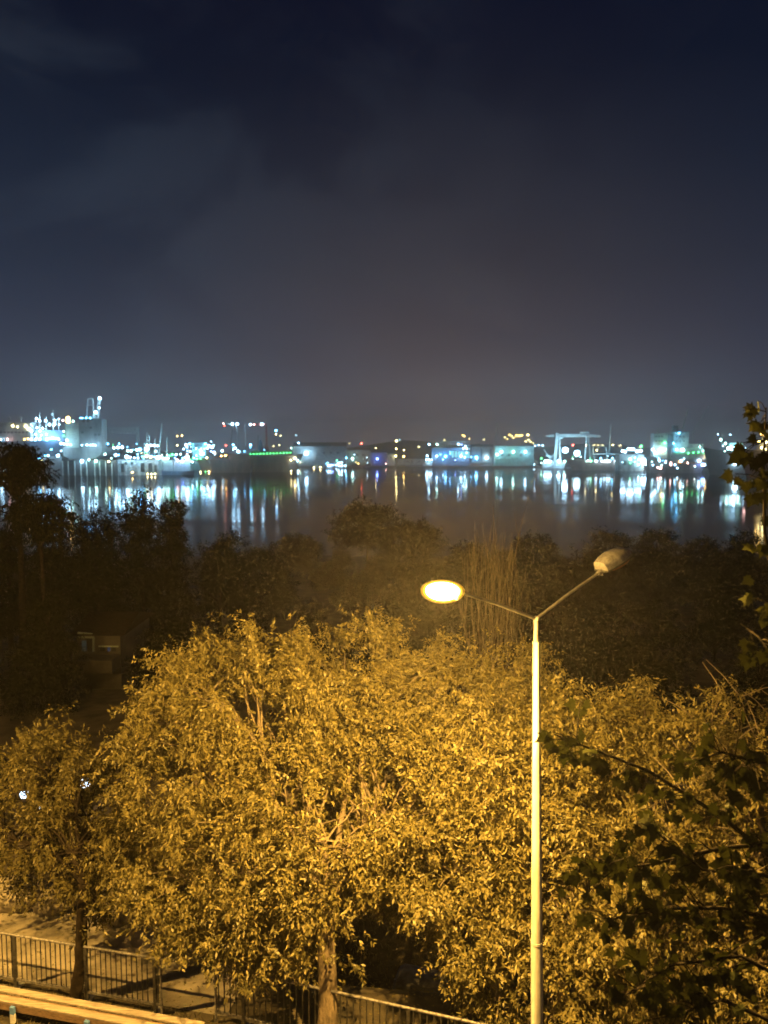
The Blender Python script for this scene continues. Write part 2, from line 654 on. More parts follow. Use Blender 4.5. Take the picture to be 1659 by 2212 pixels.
M_BLUEC = mat('blue_cladding', (.14, .22, .34), .65, 0, .25, .2)
M_VIOLET = mat('violet_cladding', (.24, .22, .33), .7, 0, .2, .2)
M_CONC = mat('dock_concrete', (.36, .37, .37), .85, 0, .45, .15, stretch=(1, 1, .4))
M_DARKC = mat('dark_dock_wall', (.09, .095, .10), .8, 0, .4, .15, stretch=(1, 1, .4))
M_ROOF = mat('sheet_roof', (.15, .15, .15), .7, 0, .3, .2)
E_CYANWIN = emit('lit_cyan_window', (.25, .75, .9), 1.6)
E_WARMDECK = emit('lit_warm_window', (1.0, .75, .42), 1.8)


def hull(parent, x0, x1, y0, beam, zd, bow, m, name='hull', sheer=.08, rake=.35, flare=.25, stern_rake=.1, smooth=False):
    """ship hull lying along x; bow at +1 (right) or -1 (left)"""
    L, H = x1 - x0, zd - SEA
    n, lv = 16, 5
    P, Q = [], []
    for i in range(n + 1):
        s = i / n                                   # 0 stern .. 1 bow
        for k in range(lv + 1):
            h = k / lv                              # 0 waterline .. 1 deck
            hb = 1.0
            if s > .62:
                q = (s - .62) / .38
                hb = max(0.02, 1 - q ** (1.5 + 1.2 * h)) * (1 - flare * (1 - h) * q)
            if s < .12:
                hb *= .72 + .28 * (s / .12) * (1 if h > .5 else .8 + .2 * h)
            st = s
            z = SEA - 1 + (H + 1) * h
            z += sheer * H * h * (max(0, s - .55) / .45) ** 2 + sheer * .4 * H * h * (max(0, .2 - s) / .2)
            xx = st * L
            xx -= rake * H * (1 - h) * max(0, (s - .7) / .3)
            xx += stern_rake * H * (1 - h) * max(0, (.2 - s) / .2)
            X = x0 + xx if bow > 0 else x1 - xx
            for sg in (-1, 1):
                P.append((X, y0 + beam / 2 + sg * hb * beam / 2, z))
    w = (lv + 1) * 2
    for i in range(n):
        for k in range(lv):
            for sg in (0, 1):
                a = i * w + k * 2 + sg
                q = (a, a + w, a + w + 2, a + 2)
                Q.append(q if (sg == 0) == (bow > 0) else q[::-1])
        a = i * w + lv * 2
        Q.append((a, a + w, a + w + 1, a + 1))
    for i in (0, n):
        for k in range(lv):
            a = i * w + k * 2
            Q.append((a, a + 1, a + 3, a + 2))
    return MB().add(P, Q).build(name, m, parent, smooth)


def building(name, label, cat, u0, u1, vt, y, depth, mwall, zbase=None, roof='flat', windows=(), wmat=None, group=None, door=False, eave=.6):
    """box building with roof and window parts; windows = (u, v, wu, hv)"""
    k = y / F
    p0, p1 = at(u0, vt, y), at(u1, vt, y)
    zb = GZ if zbase is None else zbase
    cx, w, zt = (p0.x + p1.x) / 2, p1.x - p0.x, p0.z
    o = thing(name, label, cat, (cx, y + depth / 2, zb), group)
    MB().box((cx, y + depth / 2, (zb + zt) / 2), (w, depth, zt - zb)).build('wall', mwall, o)
    r = MB()
    if roof == 'flat':
        r.box((cx, y + depth / 2, zt + .45), (w + eave, depth + eave, .9))
    else:
        h = w * .18 if roof == 'gable' else depth * .2
        e = eave
        if roof == 'gable':                         # ridge towards the viewer
            r.add([(cx - w / 2 - e, y - e, zt), (cx + w / 2 + e, y - e, zt), (cx, y - e, zt + h), (cx - w / 2 - e, y + depth + e, zt), (cx + w / 2 + e, y + depth + e, zt), (cx, y + depth + e, zt + h)],
                  [(0, 1, 2), (5, 4, 3), (0, 2, 5, 3), (1, 4, 5, 2), (0, 3, 4, 1)])
        else:
            r.add([(cx - w / 2 - e, y - e, zt), (cx + w / 2 + e, y - e, zt), (cx + w / 2 + e, y + depth + e, zt), (cx - w / 2 - e, y + depth + e, zt), (cx - w / 2 - e, y + depth / 2, zt + h), (cx + w / 2 + e, y + depth / 2, zt + h)],
                  [(0, 1, 5, 4), (2, 3, 4, 5), (0, 4, 3), (1, 2, 5), (0, 3, 2, 1)])
    r.build('roof', M_ROOF, o)
    for (uu, vv, wu, hv) in windows:
        c = at(uu, vv, y - .12)
        MB().box((c.x, y - .06, c.z), (wu * k, .5, hv * k)).build('window', wmat or M_GLASS_D, o)
    if door:
        MB().box((cx + w * .2, y - .05, zb + 2.6), (w * .18, .4, 5.0)).build('door', M_STEEL_GY, o)
    return o


# ------------------------------------------------------------------ left: lit ship, block in dock, dock walls
def far_left():
    # big ship with blue-lit side
    yb = sea_y(1022)
    s = thing('ship', 'brightly lit white and blue ship at the left edge behind the dark cedar', 'ship', (at(40, 1000, yb).x, yb + 10, SEA))
    hull(s, at(-160, 960, yb).x, at(133, 960, yb).x, yb, 30, at(0, 953, yb).z, 1, M_HULL_BLUE, sheer=.04, rake=.5)
    k = yb / F
    c0, c1 = at(-140, 915, yb), at(64, 950, yb)
    MB().box(((c0.x + c1.x) / 2, yb + 15, (c0.z + c1.z) / 2 - 1), (c1.x - c0.x, 22, c0.z - c1.z + 3)).build('superstructure', M_SUPER, s)
    MB().box(((c0.x + c1.x) / 2 + 2, yb + 12, c0.z + 1.2), (c1.x - c0.x + 4, 26, 1.2)).build('deck', M_SUPER, s)
    for uu in (20.5, 44.7):
        p = at(uu, 925, yb + 6)
        q = at(uu, 904, yb + 6)
        MB().tube([(p.x, p.y, p.z), (q.x, q.y, q.z)], 1.3, 8).sphere((q.x, q.y, q.z + .8), (2.6, 2.6, 2.2), 10, 6).build('ventilator', M_SUPER, s)
    for i in range(8):
        p = at(2 + i * 8, 934, yb + 3.7)
        MB().box((p.x, p.y, p.z), (3.2, .5, 2.6)).build('window', M_GLASS_D, s)
    mb = MB()
    for (ua, va, ub, vb) in ((86, 890, 86, 915), (115, 886, 116, 925), (111, 893, 121, 893), (127, 905, 127, 925), (100, 900, 100, 935)):
        mb.bar(at(ua, va, yb + 12), at(ub, vb + 20, yb + 12), 1.2)
    mb.build('mast', M_SUPER, s)
    p0, p1 = at(68, 930, yb), at(132, 950, yb)
    MB().box(((p0.x + p1.x) / 2, yb + 18, (p0.z + p1.z) / 2 - 1), (p1.x - p0.x, 14, p0.z - p1.z + 3)).build('deckhouse', M_HULL_BLUE, s)
    lamps(s, yb + 4, [(79, 904, 2.0), (86, 909, 2.2), (99, 909, 2.4), (107, 917, 2.8), (118.5, 908, 2.2), (118, 916, 2.4), (80, 924, 2.0), (92, 925, 2.2), (86, 931, 2.2),
                      (77, 938, 2.0), (89, 940, 1.8), (100, 938, 2.2), (68, 949, 2.1), (76, 950, 2.0), (86, 949, 2.0), (101, 949, 2.5), (108, 947, 2.0), (114, 946, 2.2), (120, 947, 2.3), (127, 949, 1.4, 'p'),
                      (68, 931, 2.4), (28, 920, 2.0, 'y'), (38, 922, 1.5, 'y'), (56, 921, 2.6, 'y'), (62, 927, 2.3, 'y'), (53, 949, 1.5, 'a'), (61, 948, 1.6, 'a'), (127, 905, 1.3), (128, 917, 1.5)], k=.72)
    lamps(s, yb - 1.5, [(2, 950, 1.2), (16, 949, 1.2, 'p'), (132, 974, 1.0)])
    # bow block standing in the dock, facing the water
    yd = sea_y(1027)
    d = thing('ship', 'grey ship seen end on, standing high in the dry dock with a blunt tower', 'ship', (at(178, 1000, yd + 12).x, yd + 12, SEA))
    y = yd + 8
    MZ = at(180, 992, y).z
    # hull cross section (end on), round bilge
    P, Q = [], []
    prof = [(135, 967), (136, 978), (140, 986), (150, 991), (180, 993), (203, 991), (214, 985), (220, 975), (221.5, 967)]
    for yy in (y, y + 70):
        for (uu, vv) in prof:
            a = at(uu, vv, y)
            P.append((a.x, yy, a.z))
    n = len(prof)
    Q.append(tuple(range(n - 1, -1, -1)))
    Q.append(tuple(range(n, 2 * n)))
    for i in range(n - 1):
        Q.append((i, i + 1, n + i + 1, n + i))
    Q.append((n - 1, 0, n, 2 * n - 1))
    MB().add(P, Q).build('hull', M_HULL_GY, d)
    for (u0, u1, vt, vb, dep, m) in ((138, 170, 914, 967, 3.0, M_STEEL_LT), (169, 220.5, 905, 967, 0.5, M_HULL_GY)):
        a, c = at(u0, vt, y), at(u1, vb, y)
        MB().box(((a.x + c.x) / 2, y + dep + 10, (a.z + c.z) / 2 + .2), (c.x - a.x, 20, a.z - c.z)).build('superstructure', m, d)
    for (uu, vv) in ((181, 910), (190, 910), (206, 939), (214, 939), (178, 934), (196, 924)):
        c = at(uu, vv, y + .4)
        MB().box((c.x, y + .4, c.z), (3.2, .4, 3.0)).build('window', M_GLASS_D, d)
    mb = MB()
    for (ua, va, ub, vb) in ((187, 905, 190, 861), (203, 905, 200.5, 861), (188.5, 861.5, 202, 861.5), (188, 875, 202, 875)):
        mb.bar(at(ua, va, y + 10), at(ub, vb, y + 10), 1.1)
    mb.build('mast_frame', M_SUPER, d)
    mb = MB()
    for (ua, va, ub, vb) in ((206, 905, 214, 858), (212, 905, 217, 860), (207, 898, 214, 890), (209, 886, 215, 878), (212, 872, 216, 866), (200, 905, 206, 892)):
        mb.bar(at(ua, va, y + 12), at(ub, vb, y + 12), 1.1)
    mb.build('derrick', M_SUPER, d)
    lamps(d, y + 6, [(215.5, 860.5, 2.0), (214.7, 881, 1.2), (206.5, 890.5, 1.9), (167.5, 917.5, 2.2), (158, 910, 1.2, 'l'), (147, 904, 2.8, 'a'), (147, 910, 2.8, 'a'), (136, 908, 1.2, 'p'), (174, 903, .9, 'c'), (178, 903, .9, 'c'), (195, 903, 1.1, 'c'), (186, 903, .9, 'c')])
    lamps(d, y - 6, [(188, 961, 1.3), (195, 961.5, 1.0), (201, 961, 1.3), (206, 962, 1.0), (144.5, 951, 1.3), (132, 958, 1.6), (138, 959, 1.4), (145, 960, 1.0), (153, 961, 1.0, 'l'), (137.5, 932, 1.0, 'l'), (137.5, 941, 1.0, 'g'), (177, 962, .8)])
    # dock wall with fender piles
    w = thing('dock_wall', 'dark dock wall with pale fender piles under the grey ship', 'dock', (at(195, 1010, yd).x, yd + 4, SEA))
    a, c = at(134, 994, yd), at(254, 1027, yd)
    MB().box(((a.x + c.x) / 2, yd + 5, (a.z + SEA - 1) / 2), (c.x - a.x, 9, a.z - SEA + 1)).build('wall', M_DARKC, w)
    for uu in (135, 147, 161, 174, 187, 204, 215, 228, 241):
        p = at(uu, 996, yd)
        MB().tube([(p.x, yd - .2, SEA - 1), (p.x, yd - .2, p.z)], .75, 8).build('fender_pile', M_STEEL_LT, w)
    lamps(w, yd - 5, [(177, 996, 2.2, 'w'), (207, 996, 1.9, 'l'), (235, 997, 1.2, 'y'), (192, 993, 1.2, 'l')])
    w = thing('quay', 'dark quay block left of the dry dock with a floodlight on its corner', 'quay', (at(114, 1010, yd).x, yd + 14, SEA))
    a, c = at(-160, 986, yd + 8), at(134.5, 1025, yd + 8)
    MB().box(((a.x + c.x) / 2, yd + 20, (a.z + SEA - 1) / 2), (c.x - a.x - .4, 24, a.z - SEA + 1)).build('wall', M_DARKC, w)
    mb = MB()
    for (ua, va, ub, vb) in ((108, 986, 108, 967), (114, 986, 114, 967), (108, 967.5, 114, 967.5)):
        mb.bar(at(ua, va, yd + 10), at(ub, vb, yd + 10), .9)
    mb.build('frame', M_DARKC, w)
    lamps(w, yd + 2, [(125, 984, 2.1), (111, 971, 1.0, 'c'), (104, 984, 1.2), (98, 984, 1.0, 'c'), (84.5, 990, 1.4, 'c'), (91.5, 994, 1.2, 'y'), (37, 989, 1.2), (1, 992, 1.6), (6, 1014, 1.6)])
    # gantry frame behind
    yg = 1240
    g = thing('gantry', 'pale portal gantry frame rising behind the dry dock', 'gantry', (at(262, 960, yg).x, yg, SEA + 1))
    mb = MB()
    for vv in (924, 929, 936):
        mb.bar(at(226, vv + (0 if vv < 930 else 0), yg), at(297, vv, yg), 1.0)
    for i in range(9):
        mb.bar(at(228 + i * 8, 936, yg), at(232 + i * 8, 924, yg), .6)
        mb.bar(at(236 + i * 8, 936, yg), at(232 + i * 8, 924, yg), .6)
    mb.build('truss', M_STEEL_LT, g)
    for uu in (229, 295, 299):
        p = at(uu, 922, yg)
        MB().bar((p.x, yg, SEA + 1), (p.x, yg, p.z), 1.6).build('leg', M_STEEL_LT, g)
    # long grey floating dock
    o = building('floating_dock', 'long low grey floating dock with dark doorways right of the dark piles', 'dock', 254.5, 342, 994, yd + 3, 26, M_CONC, zbase=SEA - .5,
                 windows=((265, 1011, 7, 18), (308, 1010, 8, 19), (325, 1010, 8, 19), (285, 1001, 5, 6), (272, 1001, 4, 6), (336, 1012, 5, 14)))
    lamps(o, yd - 7, [(286, 1020, 1.0, 'a'), (246, 967.5, 1.5), (255, 966.5, 1.8), (264, 966, 1.8), (250, 983, 1.8), (227, 981, 1.3, 'l'), (233, 959, 1.0, 'c'), (276, 974, 1.4, 'l'), (283, 974, 1.6, 'l'),
                       (274, 987, 2.6), (281, 988, 1.4), (290, 989, 1.1), (298, 989, 1.1), (302, 971, 2.2, 'c'), (295, 972, 1.6, 'l'), (317, 970, 2.8), (318, 962, 1.6), (326, 962, 1.4), (333, 962, 1.6), (340, 963, 1.4), (337, 975, 1.2), (344, 988, 2.2),
                       (317, 985, 1.7, 'y'), (311, 987, 1.5, 'g'), (326, 987, 1.4, 'y'), (319, 1024, .8, 'y'), (327, 1024, .8, 'y'), (335, 1024, .8, 'y')])
    # masts of that dock
    mb = MB()
    for (ua, va, ub, vb) in ((318, 994, 317, 934), (322, 994, 323, 940), (342, 994, 350, 914), (334, 994, 335, 948), (361, 994, 361, 945), (312, 994, 312, 955)):
        mb.bar(at(ua, va, yd + 20), at(ub, vb, yd + 20), .9)
    mb.build('mast', M_STEEL_LT, o)
    # blue-white pontoon vessel
    ys = sea_y(1026)
    s = thing('barge', 'pale blue grey barge with two tall panels beside the floating dock', 'barge', (at(381, 1010, ys).x, ys + 9, SEA))
    hull(s, at(343, 990, ys).x, at(417, 990, ys).x, ys, 20, at(0, 1018, ys).z, 1, M_HULL_BLUE, sheer=.1, rake=.6)
    for (u0, u1) in ((351, 373), (375, 411)):
        a, c = at(u0, 994, ys + 3), at(u1, 1018, ys + 3)
        MB().box(((a.x + c.x) / 2, ys + 9, (a.z + c.z) / 2), (c.x - a.x, 11, a.z - c.z)).build('cargo_hold', M_HULL_WH, s)
    p = at(338, 1000, ys + 3)
    mb = MB()
    for i in range(10):
        th = math.pi * i / 9
        q0 = at(338 + 8 * math.cos(th), 1004 - 8 * math.sin(th), ys + 2)
        q1 = at(338 + 8 * math.cos(th + .35), 1004 - 8 * math.sin(th + .35), ys + 2)
        mb.bar(q0, q1, 1.0)
    mb.build('hose_reel', M_STEEL_LT, s)
    lamps(s, ys + 2, [(341, 988.5, 2.8), (404, 988.5, 2.6, 'w'), (394, 996, 2.0, 'b'), (383, 994, 1.2, 'p'), (415, 998, 1.3), (352, 990, 1.5, 'l'), (358, 990, 1.4, 'l'), (363, 990, 1.4, 'l'), (410, 994, 1.6, 'g'), (418, 990, 1.3, 'g'), (425, 991, 1.3, 'g'), (372, 982, 1.5, 'g'), (366, 984, 1.2, 'g')])


far_left()


# ------------------------------------------------------------------ brown and black hulls, cranes, centre sheds
def jib_crane(label, y, legs, jibs, m, lmp=(), zb=None, group=None, w=1.2, name='harbour_crane'):
    a = legs[0]
    base = at(a[0], a[1], y)
    o = thing(name, label, 'crane', (base.x, y, base.z if zb is None else zb), group)
    for (ua, va, ub, vb) in legs:
        MB().bar(at(ua, va, y), at(ub, vb, y), w * 1.3).build('leg', m, o)
    mb = MB()
    for (ua, va, ub, vb) in jibs:
        A, B = at(ua, va, y), at(ub, vb, y)
        d = (B - A)
        n = max(3, int(d.length / 6))
        up = Vector((0, 0, 1)).cross(d.normalized()) if abs(d.normalized().z) < .5 else Vector((1, 0, 0))
        up = d.normalized().cross(Vector((0, 1, 0))) * 1.2
        mb.bar(A - up, B - up * .5, w * .55)
        mb.bar(A + up, B + up * .5, w * .55)
        for i in range(n):
            s0, s1 = i / n, (i + 1) / n
            sg = 1 if i % 2 else -1
            mb.bar(A + d * s0 + up * sg * (1 - .5 * s0), A + d * s1 - up * sg * (1 - .5 * s1), w * .4)
    if jibs:
        mb.build('jib', m, o)
    lamps(o, y - 1.5, lmp)
    return o


def far_centre():
    ys = sea_y(1021)
    k = ys / F
    s = thing('ship', 'rust brown ship with a low foredeck moored beside the black hull', 'ship', (at(478, 1010, ys).x, ys + 11, SEA))
    hull(s, at(419, 990, ys).x, at(541, 990, ys).x, ys, 24, at(0, 993, ys).z, -1, M_HULL_RED, sheer=.25, rake=.5)
    a, c = at(494, 982, ys + 4), at(537, 994, ys + 4)
    MB().box(((a.x + c.x) / 2, ys + 12, (a.z + c.z) / 2), (c.x - a.x, 14, a.z - c.z + 1.5)).build('deckhouse', M_HULL_RED, s)
    MB().bar(at(462, 989, ys + 2), at(494, 982, ys + 2), 1.6).build('orange_boom', mat('orange_paint', (.6, .22, .08), .6, 0, .2, .3), s)
    MB().bar(at(454, 1001, ys - .4), at(450, 993, ys - .4), 1.6).build('anchor', M_STEEL_LT, s)
    lamps(s, ys + 1, [(478, 985, 1.1, 'a'), (487, 984, 1.3, 'a'), (433, 990, 1.5, 'g'), (439, 980, 2.1), (426, 991, 1.4, 'g'), (424, 991, 1.2, 'g'), (447, 989, 1.3, 'y'), (433, 1019, .8, 'y'), (444, 1019, .7, 'g'), (451, 1019, .8, 'y')])
    ys2 = sea_y(1020)
    s = thing('ship', 'long black hull with a green lit deck edge and flared bow', 'ship', (at(595, 1010, ys2).x, ys2 + 20, SEA))
    hull(s, at(536, 980, ys2 + 8).x, at(654, 980, ys2 + 8).x, ys2 + 8, 24, at(0, 984, ys2 + 8).z, 1, M_HULL_BLK, sheer=.12, rake=.5)
    mb = MB()
    for i in range(22):
        s0 = i / 22
        p, q = at(540 + 90 * s0, 979.5 - 3 * s0, ys2 + 9), at(540 + 90 * (s0 + .9 / 22), 979.5 - 3 * s0 - .1, ys2 + 9)
        mb.box(((p.x + q.x) / 2, p.y, p.z), (q.x - p.x, .6, 4.6))
    mb.build('bulwark', M_GREEN, s)
    for i in range(13):
        lamp(s, 541 + i * 7.2, 981 - .25 * i, ys2 + 5.5, .75, 'g', 'deck_light')
    mb = MB()
    for (ua, va, ub, vb) in ((532, 992, 529, 996), (534, 989, 540, 1000), (540, 1000, 538, 1010), (529, 996, 537, 996)):
        mb.bar(at(ua, va, ys2 + 7), at(ub, vb, ys2 + 7), 1.6)
    mb.build('anchor', M_STEEL_LT, s)
    mb = MB()
    for (ua, va, ub, vb) in ((637, 981, 642, 990), (642, 990, 640, 1000), (640, 1000, 648, 1006), (630, 988, 632, 1000)):
        mb.bar(at(ua, va, ys2 + 2), at(ub, vb, ys2 + 2), 2.0)
    mb.build('mooring_gear', M_STEEL_LT, s)
    lamps(s, ys2 + 3, [(637, 990, 1.9, 'y'), (642, 995, 2.0), (629, 994, 1.4, 'y'), (629, 1017, .8, 'y'), (644, 1017, .8)])
    mb = MB()
    for (u0, u1, v0, v1) in ((519, 560, 973, 981), (540, 556, 971, 978)):
        a, c = at(u0, v0, ys2 + 22), at(u1, v1, ys2 + 22)
        mb.box(((a.x + c.x) / 2, ys2 + 24, (a.z + c.z) / 2), (c.x - a.x, 4, a.z - c.z))
    mb.build('hatch_cover', M_HULL_WH, s)
    # green building between lamps
    o = building('building', 'small green harbour building among white floodlights', 'building', 415, 441, 957, 1300, 18, M_TEAL, zbase=SEA - .5, windows=((428, 962, 14, 3), (420, 968, 4, 3), (434, 968, 4, 3)))
    lamps(o, 1296, [(402, 961, 2.2), (410, 959, 2.0, 'c'), (404, 966, 1.6), (397, 970, 1.4), (405, 974, 1.2, 'c'), (411, 975, 1.5), (434, 975, 1.7), (434, 981, 1.6), (444, 959, 1.7, 'c'), (451, 963, 2.2), (458, 966, 2.3), (448, 968, 1.8), (456, 975, 1.3, 'b'), (462, 977, 2.0), (480, 974, 2.0), (504, 961, 1.6, 'c'), (508, 968, 1.9), (515, 975, 2.5), (541, 961, 1.8, 'c'), (488, 962, 1.0, 'r'), (383, 942, .9, 'a'), (393, 941, 1.1, 'a'), (383, 962, 1.0, 'y')])
    # pair of A-frame cranes
    jib_crane('tall A shaped crane with twin white lamps at its head', 1260, ((497, 976, 502, 918), (517, 974, 510, 918)), ((505, 916, 484, 916),), M_STEEL_GY,
              ((502, 916, 2.1, 'w'), (512.5, 916, 2.2, 'w'), (482.5, 915, .9, 'p'), (485, 920, .8, 'r')), SEA + 1)
    jib_crane('red crane with a thick mast and level jib beside the green deck', 1260, ((576.5, 975, 575, 920), (571, 974, 575, 960), (580, 974, 576, 960)), ((577, 917, 540, 917),), M_CRANE_R,
              ((541, 917, 1.8, 'w'), (565.5, 916.5, 2.1, 'w'), (549, 917, .9, 'p')), SEA + 1, w=2.2)
    jib_crane('thin grey crane post standing behind the black hull', 1275, ((531, 976, 530, 915), (557, 976, 557.5, 940)), (), M_STEEL_GY, ((596, 930, 1.7, 'c'), (596.5, 938, 1.1, 'y')), SEA + 1)
    t_ = thing('tank', 'blue lit cone shaped tower between the cranes', 'tower', (at(563, 974, 1255).x, 1255, SEA + 1))
    a, c = at(563, 974, 1255), at(563, 950, 1255)
    MB().tube([(a.x, 1255, SEA + 1), (a.x, 1255, a.z), (c.x, 1255, c.z)], [6, 6, 1.2], 10).build('body', M_HULL_BLUE, t_)
    lamp(t_, 556, 976, 1250, 1.0, 'c')
    # dark hangar
    o = building('warehouse', 'large dark grey waterfront warehouse with one blue white floodlight', 'warehouse', 633, 747, 964, 1510, 40, M_STEEL_GY, roof='ridge', windows=((700, 978, 5, 4), (715, 978, 5, 4), (730, 978, 5, 4)), door=True)
    lamps(o, 1500, [(661.5, 979, 3.8, 'w'), (748, 989, 1.3, 'c'), (629, 968, 1.4, 'l'), (645, 957, 1.6)])
    mb = MB()
    for (ua, va, ub, vb) in ((640, 964, 645, 954), (645, 954, 653, 956), (641, 964, 650, 960)):
        mb.bar(at(ua, va, 1530), at(ub, vb, 1530), 1.4)
    mb.build('roof_plant', M_STEEL_LT, o)
    # small craft in front of it
    for i, (u0, u1, vt, lab, m, L_) in enumerate((
            (704, 722, 1001, 'small boat with blue and white lights below the dark warehouse', M_HULL_WH, [(709, 1005, 1.6, 'w'), (714, 1005, 1.4, 'w'), (719, 1005, 1.2, 'b')]),
            (728, 749, 1002, 'small boat with green and white lights at the warehouse corner', M_HULL_WH, [(728, 995, 1.2, 'g'), (733, 1000, 1.3, 'l'), (738, 999, 1.1, 'w'), (732, 1006, 1.2), (739, 1006, 1.3), (746, 1006, 1.3)]),
            (672, 700, 1003, 'pale workboat tied up in front of the dark warehouse', M_HULL_WH, [(678, 1010, 1.0, 'y'), (692, 1009, 1.1, 'y')]))):
        y = sea_y(1012)
        b_ = thing('boat', lab, 'boat', (at((u0 + u1) / 2, 1008, y).x, y + 3, SEA))
        hull(b_, at(u0, 1000, y).x, at(u1, 1000, y).x, y, 6, SEA + 2.6, 1, m, rake=.8)
        c = at((u0 * .6 + u1 * .4), vt, y)
        MB().box((c.x, y + 3, SEA + 4.2), (5, 4, 3.4), 0, .3).build('cabin', M_SUPER, b_)
        MB().bar((c.x + 1, y + 3, SEA + 5), (c.x + 1, y + 3, SEA + 11), .35).build('mast', M_STEEL_LT, b_)
        lamps(b_, y - .5, L_, 'deck_light')
    # sheds further right
    o = building('building', 'low pale stepped building right of the dark warehouse', 'building', 748, 800, 972, 1560, 20, M_STEEL_GY, roof='ridge', windows=((770, 983, 8, 4), (785, 983, 6, 4)))
    lamps(o, 1550, [(761.5, 990, 2.0, 'l'), (781, 958, 1.5, 'r'), (812, 968, 1.0, 'y'), (743, 957, .9, 'w')])
    o = building('shed', 'violet lit shed with a blue lamp on its wall', 'shed', 800, 836, 978, 1520, 20, M_VIOLET, roof='flat')
    lamps(o, 1512, [(815, 991, 1.9, 'b'), (834, 1002, .8, 'p')])
    o = building('house', 'small pale gabled house beside the violet shed', 'house', 837, 853, 982, 1515, 14, M_HULL_WH, roof='gable', windows=((845, 988, 4, 3),))
    lamps(o, 1510, [(855, 985, 1.7, 'y')])
    for (uu, vv, r, c, vb, lab) in ((856.5, 952.5, 2.0, 'y', 1002, 'tallest amber lamp post by the small gabled house'), (872, 986, 1.8, 'a', 1004, 'short orange lamp post right of the small gabled house'),
                                    (872.5, 972.5, 1.1, 'y', 1000, 'thin lamp post with a small warm light behind the orange lamp post'), (606, 941, .9, 'y', 985, 'small dim lamp post above the black hull bow'),
                                    (1005, 907 + 58, 1.0, 'w', 990, 'small white lamp post on the roof line of the blue windowed building')):
        y = 1545
        p = at(uu, vv, y)
        o = thing('lamp_post', lab, 'lamp post', (p.x, y, GZ))
        MB().tube([(p.x, y + 1.2, GZ), (p.x, y + 1.2, p.z)], .35, 6).build('post', M_STEEL_GY, o)
        lamp(o, uu, vv, y, r, c, 'lamp_head')
        if uu == 856.5:
            lamp(o, 856, 969.5, y, 1.4, 'y', 'lamp_head')
    hillh = building('building', 'dim low row of houses on the quay under the amber lamp posts', 'building', 860, 946, 992, 1580, 18, M_STEEL_GY, windows=((880, 997, 4, 3), (890, 997, 4, 3), (905, 997, 4, 3), (925, 997, 4, 3)))
    # dark brown boat in the middle
    y = sea_y(1010)
    b_ = thing('boat', 'dark brown wooden boat moored below the stepped building', 'boat', (at(775, 1006, y).x, y + 4, SEA))
    hull(b_, at(750, 1000, y).x, at(803, 1000, y).x, y, 9, SEA + 5, 1, M_HULL_RED, rake=.8, sheer=.5)
    MB().box((at(765, 1000, y).x, y + 4.5, SEA + 6.4), (14, 5, 2.8), 0, .3).build('cabin', M_HULL_GY, b_)


far_centre()


